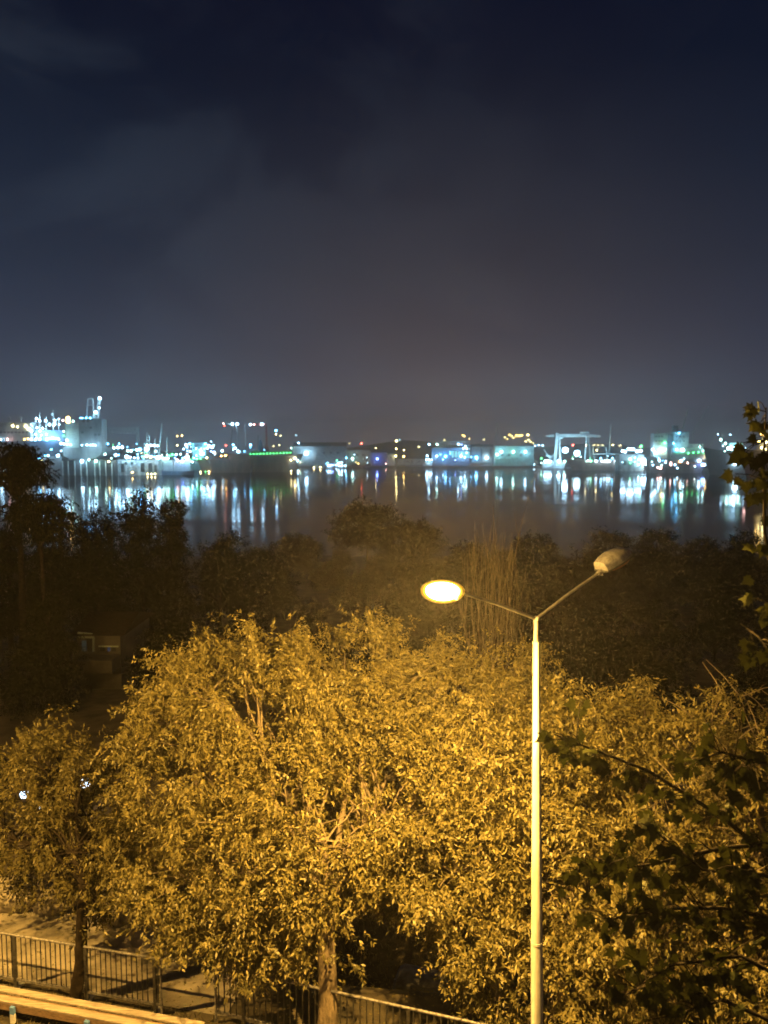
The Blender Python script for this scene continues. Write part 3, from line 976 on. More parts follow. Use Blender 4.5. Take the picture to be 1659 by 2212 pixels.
def far_right():
    # cluster of quay buildings
    y = 1500
    o = building('building', 'blue quay building with bright cyan windows and a lattice roof storey', 'building', 934, 1015, 968, y, 30, M_BLUEC, roof='flat')
    for i, uu in enumerate((978, 985, 992, 999, 1006, 1012)):
        c = at(uu, 981 if i < 2 else 982, y - .2)
        MB().box((c.x, y - .1, c.z), (5, .6, 12.5)).build('window', E_CYANWIN, o)
    mb = MB()
    for uu in range(950, 1016, 6):
        mb.bar(at(uu, 967, y + 6), at(uu, 954, y + 6), .7)
    mb.bar(at(948, 954, y + 6), at(1015, 954, y + 6), 1.0)
    mb.bar(at(948, 961, y + 6), at(1015, 961, y + 6), .7)
    mb.build('roof_frame', M_STEEL_LT, o)
    lamps(o, y - 6, [(927, 960, 1.7, 'w'), (944, 960, 1.7, 'l'), (990.5, 959.5, 1.8, 'w'), (997, 961, 1.0, 'b'), (1005, 964, 1.2), (923, 985, 1.7), (943.5, 985, 1.8), (962.5, 986, 2.3, 'c'), (996, 985, 2.0), (1004, 988, 1.5), (1018, 987, 1.1, 'c'),
                     (951, 982, .9, 'c'), (1001, 969, 1.4, 'l'), (1008, 969, 1.2, 'l')])
    y1 = sea_y(1009)
    b_ = thing('boat', 'white lit pontoon boat in front of the blue windowed building', 'boat', (at(931, 1003, y1).x, y1 + 4, SEA))
    hull(b_, at(914, 1000, y1).x, at(948, 1000, y1).x, y1, 9, SEA + 7, -1, M_HULL_WH, rake=.2, sheer=.1)
    MB().box((at(930, 1000, y1).x, y1 + 5, SEA + 8.2), (22, 5, 2.6), 0, .3).build('cabin', M_SUPER, b_)
    lamps(b_, y1 - 1, [(922, 993, 2.1), (928, 993.5, 2.2), (934, 993, 2.1), (945, 993.5, 2.2)])
    b_ = thing('boat', 'long dark boat hull right of the white lit pontoon boat', 'boat', (at(1005, 1003, y1).x, y1 + 5, SEA))
    hull(b_, at(950, 1000, y1).x, at(1066, 1000, y1).x, y1, 12, SEA + 8, 1, M_HULL_RED, rake=.7, sheer=.3)
    MB().box((at(1040, 1000, y1).x, y1 + 6, SEA + 9.6), (20, 6, 3.4), 0, .3).build('cabin', M_HULL_GY, b_)
    lamps(b_, y1 - 1, [(1029, 988.5, 2.5, 'c'), (1051.5, 988.5, 2.4, 'w')])
    o = building('shed', 'grey shed with vertical posts left of the teal building', 'shed', 1018, 1066, 965, 1512, 24, M_STEEL_GY, roof='ridge', windows=((1040, 978, 3, 16), (1060, 978, 3, 16)))
    o = building('warehouse', 'teal waterfront warehouse with three round floodlights in a row', 'warehouse', 1069, 1154, 964, 1498, 26, M_TEAL, roof='flat', windows=((1085, 983, 5, 5), (1100, 983, 5, 5), (1125, 983, 5, 5)))
    lamps(o, 1490, [(1083, 976, 2.5, 'w'), (1109, 976, 2.3, 'l'), (1135, 976, 2.6, 'w'), (1074, 982, 2.2, 'l'), (1156, 963, 1.1, 'w')])
    jib_crane('tall narrow pyramid shaped derrick behind the teal warehouse', 1560, ((1065, 990, 1072.5, 913), (1071, 990, 1073, 913), (1081, 940, 1074, 913)), ((1071, 942, 1084, 943),), M_STEEL_LT, (), GZ, w=1.1)
    b_ = thing('boat', 'white cabin boat moored under the teal warehouse', 'boat', (at(1088, 1003, y1).x, y1 + 4, SEA))
    hull(b_, at(1075, 1000, y1).x, at(1100, 1000, y1).x, y1, 8, SEA + 7, 1, M_HULL_WH, rake=.5, sheer=.3)
    MB().box((at(1086, 1000, y1).x, y1 + 4.5, SEA + 9.3), (11, 5, 5), 0, .5).build('cabin', M_SUPER, b_)
    lamps(b_, y1 - 1, [(1087, 1002, 1.0, 'c'), (1080, 1004, .8, 'c')])
    b_ = thing('boat', 'grey boat with a raised crane arm right of the white cabin boat', 'boat', (at(1130, 1004, y1).x, y1 + 4, SEA))
    hull(b_, at(1101, 1000, y1).x, at(1160, 1000, y1).x, y1, 9, SEA + 6, 1, M_HULL_GY, rake=.6, sheer=.3)
    mb = MB()
    for (ua, va, ub, vb) in ((1144, 994, 1152, 992), (1152, 992, 1163, 1000), (1150, 1004, 1156, 1001), (1156, 1001, 1162, 1005)):
        mb.bar(at(ua, va, y1 + 2), at(ub, vb, y1 + 2), 1.3)
    mb.build('crane_arm', M_STEEL_LT, b_)
    lamps(b_, y1, [(1153, 1004, 1.3), (1169.5, 990.5, 1.5, 'g')])
    # goliath gantry crane
    y = 1400
    g = thing('gantry_crane', 'large pale green goliath gantry crane with tapered girder', 'crane', (at(1237, 980, y).x, y, SEA + 2))
    a, c = at(1179, 941, y), at(1296, 941.5, y)
    P = []
    for (uu, v0, v1) in ((1179, 940.5, 944), (1202, 938, 944), (1272, 938, 944.5), (1296, 940, 945)):
        for yy in (y - 4, y + 4):
            P += [tuple((at(uu, v1, y).x, yy, at(uu, v1, y).z)), tuple((at(uu, v0, y).x, yy, at(uu, v0, y).z))]
    Q = []
    for i in range(3):
        b0 = i * 4
        Q += [(b0, b0 + 4, b0 + 5, b0 + 1), (b0 + 2, b0 + 3, b0 + 7, b0 + 6), (b0 + 1, b0 + 5, b0 + 7, b0 + 3), (b0, b0 + 2, b0 + 6, b0 + 4)]
    Q += [(0, 1, 3, 2), (12, 14, 15, 13)]
    MB().add(P, Q).build('girder', M_STEEL_LT, g)
    zb = SEA + 2

    def leg(ut, vt, ub, w, dy=0):
        T, B = at(ut, vt, y + dy), at(ub, 990, y + dy)
        MB().bar((B.x, B.y, zb), T, w, w).build('leg', M_STEEL_LT, g)
    leg(1203, 935, 1198, 4.6, -5)
    leg(1208, 944, 1211, 3.0, 6)
    leg(1267, 941, 1262.5, 2.4, -5)
    leg(1271, 941, 1277, 2.4, 5)
    p = at(1262, 934.5, y)
    MB().box((p.x, y, p.z), (17, 6, 4), 0, .3).build('trolley', M_STEEL_LT, g)
    p = at(1212, 946, y)
    MB().box((p.x, y - 2, p.z), (6, 5, 4), 0, .3).build('operator_cab', M_STEEL_LT, g)
    lamps(g, y - 30, [(1221, 972.5, 5.3, 'w'), (1246.5, 979, 5.3, 'w')])
    lamps(g, y - 7, [(1237.5, 961.5, 1.3, 'r'), (1266.5, 962, 1.0, 'y')])
    # ferry under the crane
    ys = sea_y(1012)
    b_ = thing('boat', 'white boat with a row of dazzling lamps under the tall gantry crane', 'boat', (at(1198, 1004, ys).x, ys + 6, SEA))
    hull(b_, at(1172, 1000, ys).x, at(1224, 1000, ys).x, ys, 10, at(0, 1000, ys).z, 1, M_HULL_WH, rake=.4, sheer=.15)
    mb = MB()
    for (ua, va, ub, vb) in ((1174, 970, 1188, 990), (1188, 990, 1200, 978), (1178, 985, 1190, 985)):
        mb.bar(at(ua, va, ys + 4), at(ub, vb, ys + 4), 1.3)
    mb.build('derrick', M_STEEL_LT, b_)
    lamps(b_, ys - 1, [(1178, 996.5, 2.5), (1184, 996, 2.6), (1189, 997, 2.2), (1200, 996.5, 2.0), (1207, 996, 2.7), (1219.5, 996.5, 2.0, 'l'), (1169.5, 1000, 1.0, 'l')])
    # red-brown barge
    ys = sea_y(1016)
    s = thing('barge', 'red brown barge with a pale stern under the tall gantry crane', 'barge', (at(1282, 1005, ys).x, ys + 9, SEA))
    hull(s, at(1223, 990, ys).x, at(1338, 990, ys).x, ys, 18, at(0, 993, ys).z, -1, M_HULL_RED, sheer=.12, rake=.8)
    a, c = at(1285, 996, ys - .1), at(1338, 1000, ys - .1)
    mb = MB()
    mb.box(((at(1283, 981, ys).x + at(1339, 981, ys).x) / 2, ys + 9, at(0, 981, ys).z), (at(1339, 981, ys).x - at(1283, 981, ys).x, 8, 1.6))
    for uu in (1284, 1311, 1336):
        mb.bar(at(uu, 981, ys + 8), at(uu, 995, ys + 8), 1.1)
    mb.build('work_platform', M_STEEL_LT, s)
    mb = MB()
    pts = [at(1290 + 10.5 * math.cos(math.pi * (1 - i / 10)) + 10, 975 - 11 * math.sin(math.pi * i / 10), ys + 8) for i in range(11)]
    for i in range(10):
        mb.bar(pts[i], pts[i + 1], 1.0)
    mb.bar(at(1281, 964, ys + 8), at(1282, 990, ys + 8), 1.8)
    mb.bar(at(1309, 966, ys + 8), at(1311, 981, ys + 8), 2.2)
    mb.build('arch_frame', M_STEEL_LT, s)
    MB().tube([at(1316, 982, ys + 9), at(1319.5, 916, ys + 9)], [1.5, 1.1], 8).build('mast', M_STEEL_LT, s)
    lamps(s, ys - 1, [(1271, 995, 1.1), (1277, 995.5, 1.7, 'g'), (1288, 996, 1.6), (1300, 996, 1.2), (1306, 996, 1.3), (1312, 996, 1.5), (1317, 996, 1.5), (1331, 996, 1.5), (1336, 996, 1.4), (1298, 990, 1.3, 'c'), (1323, 990, 1.4, 'c'), (1289, 972.5, 1.2, 'y'), (1324, 961, 1.0, 'y')])
    # block with green door glow
    ys = sea_y(1018)
    o = building('floating_dock', 'dark floating dock end, white lamps on top and a green lamp on its face', 'dock', 1339, 1391, 982, ys, 24, M_CONC, zbase=SEA - .5, windows=((1350, 1000, 6, 10), (1382, 1002, 6, 10)))
    lamps(o, ys - 1.2, [(1345, 974.5, 2.2), (1350, 975.5, 2.3), (1358, 970, 2.2), (1363, 970.5, 2.3), (1368, 970.5, 2.2), (1376, 975, 2.3), (1381, 975, 2.2), (1385, 974, 1.9), (1385, 964, 1.7, 'g'), (1361.5, 992, 1.6, 'l'), (1362, 1000, 1.1, 'g'), (1380, 992.5, 1.3, 'c')])
    lamps(o, ys - 3, [(1392, 995, 3.6), (1397, 1001, 3.4), (1402, 1005, 3.2, 'y'), (1388, 999, 2.6), (1380, 1004, 1.2, 'l')])
    # white ship with accommodation block
    ys = sea_y(1022)
    s = thing('ship', 'ship with a tall pale accommodation block and green lit deck at the right', 'ship', (at(1470, 1005, ys).x, ys + 10, SEA))
    hull(s, at(1405, 980, ys).x, at(1541, 980, ys).x, ys, 24, at(0, 991, ys).z, 1, M_HULL_BLK, sheer=.45, rake=.6)
    for (u0, u1, vt, vb, dy) in ((1412, 1441, 936, 992, 4), (1441.4, 1455, 938, 992, 9), (1455.4, 1487, 932, 975, 5), (1451, 1523, 967, 992, 3), (1487.4, 1521, 959, 968, 7)):
        a, c = at(u0, vt, ys + dy), at(u1, vb, ys + dy)
        MB().box(((a.x + c.x) / 2, ys + dy + 6, (a.z + c.z) / 2), (c.x - a.x, 12, a.z - c.z)).build('superstructure', M_STEEL_LT if u0 in (1412, 1455.4, 1487.4) else M_STEEL_GY, s)
    a, c = at(1441, 934, ys + 4), at(1488, 936, ys + 4)
    MB().box(((a.x + c.x) / 2, ys + 8, a.z), (c.x - a.x, 12, 1.6)).build('bridge_wing', M_STEEL_LT, s)
    for (uu, vv) in ((1418, 943), (1424, 943), (1430, 943), (1418, 953), (1424, 953), (1430, 953), (1462, 943), (1470, 943), (1478, 943), (1462, 953), (1470, 953), (1478, 953)):
        c = at(uu, vv, ys + 3.6)
        MB().box((c.x, ys + 3.9 + (1 if uu > 1450 else 0), c.z), (2.0, .3, 2.0)).build('window', M_GLASS_D, s)
    a = at(1459, 926, ys + 8)
    MB().box((a.x, ys + 9, a.z), (8, 5, 9), 0, .4).build('funnel', M_STEEL_GY, s)
    MB().bar(at(1421, 934, ys + 9), at(1421, 927, ys + 9), 2.2).build('mast', M_STEEL_LT, s)
    MB().bar(at(1473, 932, ys + 10), at(1485.5, 884, ys + 10), 1.5).build('derrick', M_STEEL_LT, s)
    mb = MB()
    a, c = at(1455, 977, ys + 2.5), at(1522, 981, ys + 2.5)
    mb.box(((a.x + c.x) / 2, ys + 2.2, (a.z + c.z) / 2), (c.x - a.x, .8, a.z - c.z))
    mb.build('deck_rail', M_GREEN, s)
    MB().box((at(1487, 1000, ys).x, ys - .3, at(0, 1000, ys).z), (34, .5, 1.8)).build('orange_stripe', mat('orange_paint', (.6, .22, .08), .6, 0, .2, .3), s)
    lamps(s, ys + .3, [(1431, 973, 1.6, 'y'), (1436, 971, 1.5, 'l'), (1436, 957, 1.9, 'g'), (1410, 971, 1.9), (1414, 977, 1.2), (1418, 980, 1.3), (1424, 995, 1.7), (1423, 990, 1.1, 'c'), (1438, 995, .7), (1471, 995.5, 1.9), (1449, 1000, 1.3, 'p'), (1449, 1004, 1.2, 'p'), (1458, 1004, 1.3), (1463, 1011, 1.1), (1485, 1000, 1.3, 'p'), (1511, 995.5, 2.0), (1518, 1004, 2.5, 'b'), (1521, 1004, 2.0), (1522, 973, 1.8, 'l'), (1527.5, 986, 1.8, 'a'), (1535, 1003, 1.4, 'a'),
                       (1427, 1011, 1.6, 'p'), (1421, 1010, 1.2, 'p'), (1475, 972, 2.2, 'l'), (1462, 971, 2.0, 'c'), (1455, 958, 1.2, 'c'), (1467, 936, 1.2, 'c'), (1487, 979, 1.0, 'g'), (1498, 978, 1.0, 'g'), (1509, 977, 1.0, 'g'), (1512, 965, 1.0, 'l')])
    jib_crane('faint tall leaning crane jib above the pale accommodation block', 1700, ((1496, 990, 1496, 932),), ((1496, 934, 1531, 877),), M_STEEL_LT, (), GZ, w=1.2)
    jib_crane('thin leaning crane jib left of the dark bow', 1640, ((1534, 990, 1534, 962),), ((1534, 964, 1550, 924),), M_STEEL_LT, ((1551, 938.5, 1.2, 'w'),), GZ, w=1.0)
    jib_crane('short leaning crane jib over the green deck lamps', 1640, ((1560, 990, 1559, 950),), ((1559, 951, 1562, 933),), M_STEEL_LT, ((1557, 950, 2.2, 'l'), (1567, 958, 2.4, 'l')), GZ, w=1.0)
    jib_crane('rightmost leaning crane jib next to the plane tree leaves', 1640, ((1588, 990, 1588, 953),), ((1588, 954, 1597, 922),), M_STEEL_LT, ((1577.5, 939, 1.1, 'w'),), GZ, w=1.0)
    # dark bow
    ys = sea_y(1026)
    s = thing('ship', 'dark high bowed ship with one big white floodlight on its side', 'ship', (at(1580, 1005, ys).x, ys + 12, SEA))
    hull(s, at(1526, 970, ys).x, at(1665, 970, ys).x, ys, 24, at(0, 975, ys).z, -1, M_HULL_BLK, sheer=.18, rake=.35)
    a, c = at(1575, 957, ys + 9), at(1604, 969, ys + 9)
    MB().box(((a.x + c.x) / 2, ys + 12, (a.z + c.z) / 2), (c.x - a.x, 8, a.z - c.z)).build('deckhouse', M_TEAL, s)
    lamps(s, ys + 4, [(1573.5, 968.5, 2.1, 'l'), (1581, 968.5, 1.6), (1588, 966.5, 2.0), (1590, 973, 2.2), (1599, 970, 1.8, 'l'), (1586, 972, 1.4)])
    lamps(s, ys - 2, [(1589, 999, 3.4, 'w')])
    # near dark hull on the right edge
    ys = sea_y(1053)
    s = thing('ship', 'nearest dark hull at the right edge with a yellow lamp above its deck', 'ship', (at(1680, 1010, ys).x, ys + 8, SEA))
    hull(s, at(1612, 980, ys).x, at(1800, 980, ys).x, ys, 22, at(0, 974, ys).z, -1, M_HULL_BLK, sheer=.05, rake=.25)
    a, c = at(1642, 960, ys + 8), at(1790, 974, ys + 8)
    MB().box(((a.x + c.x) / 2, ys + 12, (a.z + c.z) / 2), (c.x - a.x, 8, a.z - c.z + .6)).build('deckhouse', M_SUPER, s)
    MB().bar(at(1647, 973, ys + 6), at(1647, 930, ys + 6), .8).build('mast', M_STEEL_LT, s)
    lamps(s, ys - 1.4, [(1647, 936, 1.8, 'a'), (1640, 954, 1.1, 'a'), (1655, 955, 1.3, 'y'), (1653, 970, .9, 'y'), (1645, 967, .8, 'y'), (1611, 1000, 1.0, 'p')])


far_right()


def more_lamps():
    """the many lesser lamps of the yards, each fixed to the thing it stands on"""
    rg = random.Random(41)
    th = {}
    for o_ in bpy.data.objects:
        if o_.get('category') in ('dock', 'ship', 'building', 'barge', 'warehouse', 'shed') and 'base' in o_:
            th.setdefault(o_['label'].split(' ')[0] + o_['label'].split(' ')[1], o_)
    def find(word):
        return [o_ for o_ in bpy.data.objects if word in o_.get('label', '')][0]
    for word, u0, u1, v0, v1, n, cols in (('long low grey floating dock', 232, 345, 958, 992, 16, 'wccclgy'), ('pale blue grey barge', 345, 420, 980, 993, 14, 'wlgcp'),
                                         ('small green harbour building', 392, 470, 953, 985, 12, 'wwcly'), ('long black hull', 500, 625, 955, 978, 8, 'cwy'),
                                         ('brightly lit white and blue ship', 66, 132, 902, 951, 10, 'wwccy'), ('blue quay building', 938, 1060, 975, 995, 8, 'wwcb'),
                                         ('large dark grey waterfront', 645, 745, 994, 1005, 6, 'wcly'), ('low pale stepped', 752, 860, 975, 1003, 10, 'wyaw'),
                                         ('red brown barge', 1228, 1336, 984, 997, 10, 'wwlg'), ('dark floating dock end', 1340, 1392, 985, 1010, 5, 'wwwc'),
                                         ('tall pale accommodation block', 1406, 1540, 988, 1010, 11, 'wwclpa'), ('dark high bowed ship', 1560, 1622, 955, 975, 8, 'wlly')):
        o_ = find(word)
        y = o_['base'][1] - 14 if 'building' in word or 'waterfront' in word or 'stepped' in word else o_['base'][1] - 12
        if 'bright' in word or 'floating dock' in word:
            y -= 4
        if 'building' in word or 'waterfront' in word or 'stepped' in word:
            y -= 10
        for k in range(n):
            lamp(o_, rg.uniform(u0, u1), rg.uniform(v0, v1), y, rg.uniform(.5, 1.15), rg.choice(cols), 'lamp')


more_lamps()


def hill_lights():
    rng = random.Random(3)
    spots = [(1101, 939, 'a', 1.6), (1105, 941, 'y', 1.1), (1116, 940.5, 'a', 2.0), (1122, 941, 'a', 2.2), (1127, 940.5, 'a', 1.8), (1140.5, 939.5, 'y', 2.4), (1109, 945, 'y', 1.3), (1091, 944.5, 'y', 1.1), (1096, 948, 'a', .9), (1136, 953.5, 'y', 1.5), (1142, 950, 'y', 1.4),
             (1146, 954, 'y', 1.2), (1152, 957, 'y', 1.1), (1164, 961, 'w', 1.6), (1172, 962, 'w', 1.5), (1045, 949, 'y', .9), (1034, 961, 'w', 1.1), (863, 950, 'w', .9), (905, 965, 'y', 1.0), (960, 950, 'y', .9), (1003, 942, 'a', 1.5), (1000, 940, 'a', 1.2), (1284, 961, 'y', 1.0), (1292, 961.5, 'y', 1.0), (1302, 961, 'y', .9), (1340, 962, 'y', .9), (1382, 966, 'y', .8), (755, 958, 'y', .8), (639, 940, 'w', .9), (1014, 948, 'a', .9)]
    bx = MB().box((0, 0, 0), (11, 9, 7)).build('wall', M_SUPER)
    rf = MB().add([(-6.2, -5, 3.5), (6.2, -5, 3.5), (6.2, 5, 3.5), (-6.2, 5, 3.5), (-6.2, 0, 6.3), (6.2, 0, 6.3)], [(0, 1, 5, 4), (2, 3, 4, 5), (0, 4, 3), (1, 2, 5), (0, 3, 2, 1)]).build('roof', M_ROOF)
    first = True
    for (u, v, c, r) in spots:
        y = 2150.0
        for _ in range(14):                             # find where the line of sight meets the hill
            p = at(u, v, y)
            if GZ + hill_h(p.x, y) + 5.5 > p.z:
                break
            y += 35
        p = at(u, v, y)
        o = thing('house', 'tiny hillside house with a single porch lamp in the dark hills', 'house', (p.x, y + 6, p.z - 2), 'lit houses on the far hills')
        for src in (bx, rf):
            q = src if first else src.copy()
            if not first:
                COL.objects.link(q)
            q.parent = o
        first = False
        lamp(o, u, v, y - 1.5, r * 1.15, c, 'porch_lamp')


hill_lights()


# ------------------------------------------------------------------ foliage generator
def crown(lumps, rng, clumps=110, sprays=12, leaflets=12, L=.098, Wd=.042, spread=.21, droop=.48, shell=.30, gaps=(), holes=1.0):
    Cs, Ns = [], []
    C = np.array([l[0] for l in lumps])
    R = np.array([l[1] for l in lumps])
    for c, r in zip(C, R):
        n = int(clumps * (r[0] * r[1] + r[1] * r[2] + r[0] * r[2]) / (3 * 2.9))
        d = rng.normal(size=(n, 3))
        d /= np.linalg.norm(d, axis=1)[:, None]
        rad = 1 - shell * rng.random(n) ** 1.6 + .11 * rng.normal(size=n)
        p = c + d * r * rad[:, None]
        q3 = p * holes
        keep = (np.sin(q3[:, 0] * 2.3 + 1.7 * np.sin(q3[:, 2] * 1.9)) + np.sin(q3[:, 2] * 2.6 + 1.3 * np.sin(q3[:, 1] * 2.1)) + np.sin(q3[:, 1] * 1.7 + q3[:, 0] * 1.1)) > -1.5
        for c2, r2 in zip(C, R):
            if c2 is c:
                continue
            q = np.linalg.norm((p - c2) / r2, axis=1)
            keep &= ~((q < .62) & (np.any(c2 != c)))
        Cs.append(p[keep])
        Ns.append(d[keep])
    Cc, Nn = np.concatenate(Cs), np.concatenate(Ns)
    k = len(Cc)
    dens = rng.uniform(.3, 1.45, k)
    idx = np.repeat(np.arange(k), np.maximum(2, (sprays * dens)).astype(int))
    m = len(idx)
    sp = Cc[idx] + rng.normal(size=(m, 3)) * spread * rng.uniform(.6, 1.3, k)[idx][:, None] * np.array([1, 1, .8])
    ax = Nn[idx] * .6 + rng.normal(size=(m, 3)) * .55 + np.array([0, 0, -droop])
    ax /= np.linalg.norm(ax, axis=1)[:, None]
    if len(gaps):
        o = np.array([0, 0, CAM_Z])
        ok = np.ones(m, bool)
        for (g, w) in gaps:
            d = np.array(g) - o
            d /= np.linalg.norm(d)
            q = sp - o
            dist = np.linalg.norm(q - (q @ d)[:, None] * d, axis=1)
            ok &= dist > w
        sp, ax = sp[ok], ax[ok]
        m = len(sp)
    n = leaflets
    tt = np.tile(np.arange(n), m)
    id2 = np.repeat(np.arange(m), n)
    ln = L * n * .28
    b = sp[id2] + ax[id2] * (tt / n * ln)[:, None] + rng.normal(size=(m * n, 3)) * .012
    side = np.cross(ax, rng.normal(size=(m, 3)))
    side /= np.linalg.norm(side, axis=1)[:, None]
    sg = np.where(tt % 2 == 0, 1, -1)[:, None]
    ld = ax[id2] * .5 + side[id2] * sg * .75 + rng.normal(size=(m * n, 3)) * .28 + np.array([0, 0, -droop * .7])
    ld /= np.linalg.norm(ld, axis=1)[:, None]
    wv = np.cross(ld, rng.normal(size=(m * n, 3)) * .8 + np.array([0, 0, 1.0]))
    wv /= (np.linalg.norm(wv, axis=1)[:, None] + 1e-9)
    nn = np.cross(wv, ld)
    ll = (L * rng.uniform(.5, 1.4, m * n))[:, None]
    ww = (Wd * rng.uniform(.75, 1.2, m * n))[:, None]
    V = np.empty((m * n, 4, 3))
    V[:, 0] = b
    V[:, 1] = b + ld * ll * .45 + wv * ww * .5 + nn * ww * .15
    V[:, 2] = b + ld * ll - nn * ll * .08
    V[:, 3] = b + ld * ll * .45 - wv * ww * .5 + nn * ww * .15
    Q = np.arange(m * n * 4).reshape(-1, 4)
    return V.reshape(-1, 3), Q, Cc


def limb_path(a, b, rng, n=5, sag=.12):
    a, b = Vector(a), Vector(b)
    d = b - a
    pts = []
    for i in range(n + 1):
        s = i / n
        p = a + d * s
        p.z += math.sin(s * math.pi) * d.length * sag
        if 0 < i < n:
            p += Vector((rng.uniform(-1, 1), rng.uniform(-1, 1), rng.uniform(-1, 1))) * d.length * .035
        pts.append(p)
    return pts


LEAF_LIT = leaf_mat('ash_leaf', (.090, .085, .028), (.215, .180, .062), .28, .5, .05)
LEAF_DIM = leaf_mat('dimmed_ash_leaf', (.055, .050, .016), (.105, .088, .030), .25, .5, .03)  # ash leaf darkened: the left tree's weak light is put into its colour
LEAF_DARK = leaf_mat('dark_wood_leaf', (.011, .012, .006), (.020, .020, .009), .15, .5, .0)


def lit_tree(name, label, lumps_uv, base, trunk_r, fork_h, seed, gaps=(), bark=None, clumps=118, twig_extra=0, sprays=24, group=None, leaf=None):
    rng = np.random.default_rng(seed)
    pr = random.Random(seed)
    lumps = [(np.array(at(u, v, y)), np.array(r)) for (u, v, y, r) in lumps_uv]
    o = thing(name, label, 'tree', tuple(base), group)
    base = Vector(base)
    fork = base + Vector((pr.uniform(-.2, .2), pr.uniform(.1, .4), fork_h))
    pts = [base + Vector((0, 0, -.15)), base + Vector((0, 0, .25)), base + (fork - base) * .35 + Vector((.03, .02, 0)), base + (fork - base) * .7, fork]
    MB().tube(pts, [trunk_r * 1.35, trunk_r * 1.1, trunk_r, trunk_r * .92, trunk_r * .86], 14).build('trunk', bark or M_BARK, o, True)
    V, Q, cl = crown(lumps, rng, clumps, sprays, gaps=gaps)
    tw = MB()
    for (c, r) in lumps:
        cc = Vector(c) - Vector((0, 0, r[2] * .25))
        path = limb_path(fork, cc, pr, 6, .10)
        rad = [trunk_r * (.40 - .32 * i / 6) for i in range(7)]
        MB().tube(path, rad, 7).build('limb', bark or M_BARK, o, True)
        dd = np.linalg.norm((cl - c) / r, axis=1)
        near = np.where(dd < 1.15)[0]
        rng.shuffle(near)
        for j in near[:26]:
            s = pr.randint(3, 6)
            tw.tube(limb_path(path[s], Vector(cl[j]), pr, 4, .08), [.028, .022, .016, .011, .006], 4, False)
    for j in range(twig_extra):
        i = pr.randrange(len(cl))
        p = Vector(cl[i])
        d = Vector((pr.uniform(-1, 1), pr.uniform(-.6, .3), pr.uniform(.1, 1))).normalized()
        L = pr.uniform(.5, 1.0)
        tw.tube([p, p + d * L * .5 + Vector((0, 0, .05)), p + d * L], [.014, .010, .005], 4, False)
    tag(tw.build('twigs', M_TWIG if bark is None else bark, o), kind='stuff')
    tag(np_mesh('foliage', V, Q, leaf or LEAF_LIT, o), kind='stuff')
    return o


# white garden lamps down the slope on the left, glimpsed through the left tree
GARDEN = [(184, 1691, 24.0, .16), (52, 1716, 23.0, .13), (34, 1702, 26.0, .10), (95, 1745, 22.5, .13), (85, 1632, 30, .12), (10, 1655, 31, .09)]
gaps = [(tuple(at(u, v, y)), .14 if r > .12 else .09) for (u, v, y, r) in GARDEN]

t1b = at(706, 2268, 13.55)
t1b.z = 0
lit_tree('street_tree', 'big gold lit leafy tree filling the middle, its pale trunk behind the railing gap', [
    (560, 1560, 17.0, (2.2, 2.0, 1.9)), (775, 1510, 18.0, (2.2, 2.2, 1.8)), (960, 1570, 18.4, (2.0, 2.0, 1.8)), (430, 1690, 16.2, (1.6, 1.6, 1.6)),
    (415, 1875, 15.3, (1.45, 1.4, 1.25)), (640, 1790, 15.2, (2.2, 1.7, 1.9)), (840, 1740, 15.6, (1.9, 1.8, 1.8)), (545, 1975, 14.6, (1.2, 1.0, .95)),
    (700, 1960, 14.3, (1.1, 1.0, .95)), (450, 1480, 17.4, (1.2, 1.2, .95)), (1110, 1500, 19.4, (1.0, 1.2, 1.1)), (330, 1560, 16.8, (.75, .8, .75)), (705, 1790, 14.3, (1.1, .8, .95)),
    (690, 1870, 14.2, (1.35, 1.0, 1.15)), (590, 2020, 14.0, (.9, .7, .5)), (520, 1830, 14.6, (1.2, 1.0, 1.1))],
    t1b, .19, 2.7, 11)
t2b = at(1075, 2330, 15.2)
t2b.z = ground_z(t2b.x, t2b.y)
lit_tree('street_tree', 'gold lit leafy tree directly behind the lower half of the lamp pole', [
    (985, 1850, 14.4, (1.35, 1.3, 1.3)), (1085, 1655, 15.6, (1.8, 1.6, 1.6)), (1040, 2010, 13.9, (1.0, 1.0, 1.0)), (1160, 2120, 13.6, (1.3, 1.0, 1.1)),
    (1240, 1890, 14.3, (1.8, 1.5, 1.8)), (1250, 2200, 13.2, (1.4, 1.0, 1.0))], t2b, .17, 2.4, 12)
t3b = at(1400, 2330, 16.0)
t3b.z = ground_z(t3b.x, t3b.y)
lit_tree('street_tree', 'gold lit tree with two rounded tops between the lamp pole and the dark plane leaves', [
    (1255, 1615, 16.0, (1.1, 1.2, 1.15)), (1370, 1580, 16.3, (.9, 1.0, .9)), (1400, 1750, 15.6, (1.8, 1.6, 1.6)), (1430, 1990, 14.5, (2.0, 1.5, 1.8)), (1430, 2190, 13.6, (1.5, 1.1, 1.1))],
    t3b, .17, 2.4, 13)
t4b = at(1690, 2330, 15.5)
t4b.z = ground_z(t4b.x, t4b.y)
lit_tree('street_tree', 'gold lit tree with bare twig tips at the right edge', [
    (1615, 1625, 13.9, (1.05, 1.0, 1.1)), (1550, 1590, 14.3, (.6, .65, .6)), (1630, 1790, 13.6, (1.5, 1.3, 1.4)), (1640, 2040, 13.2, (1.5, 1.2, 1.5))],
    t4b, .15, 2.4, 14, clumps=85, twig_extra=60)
t5b = on_z(166, 2164)
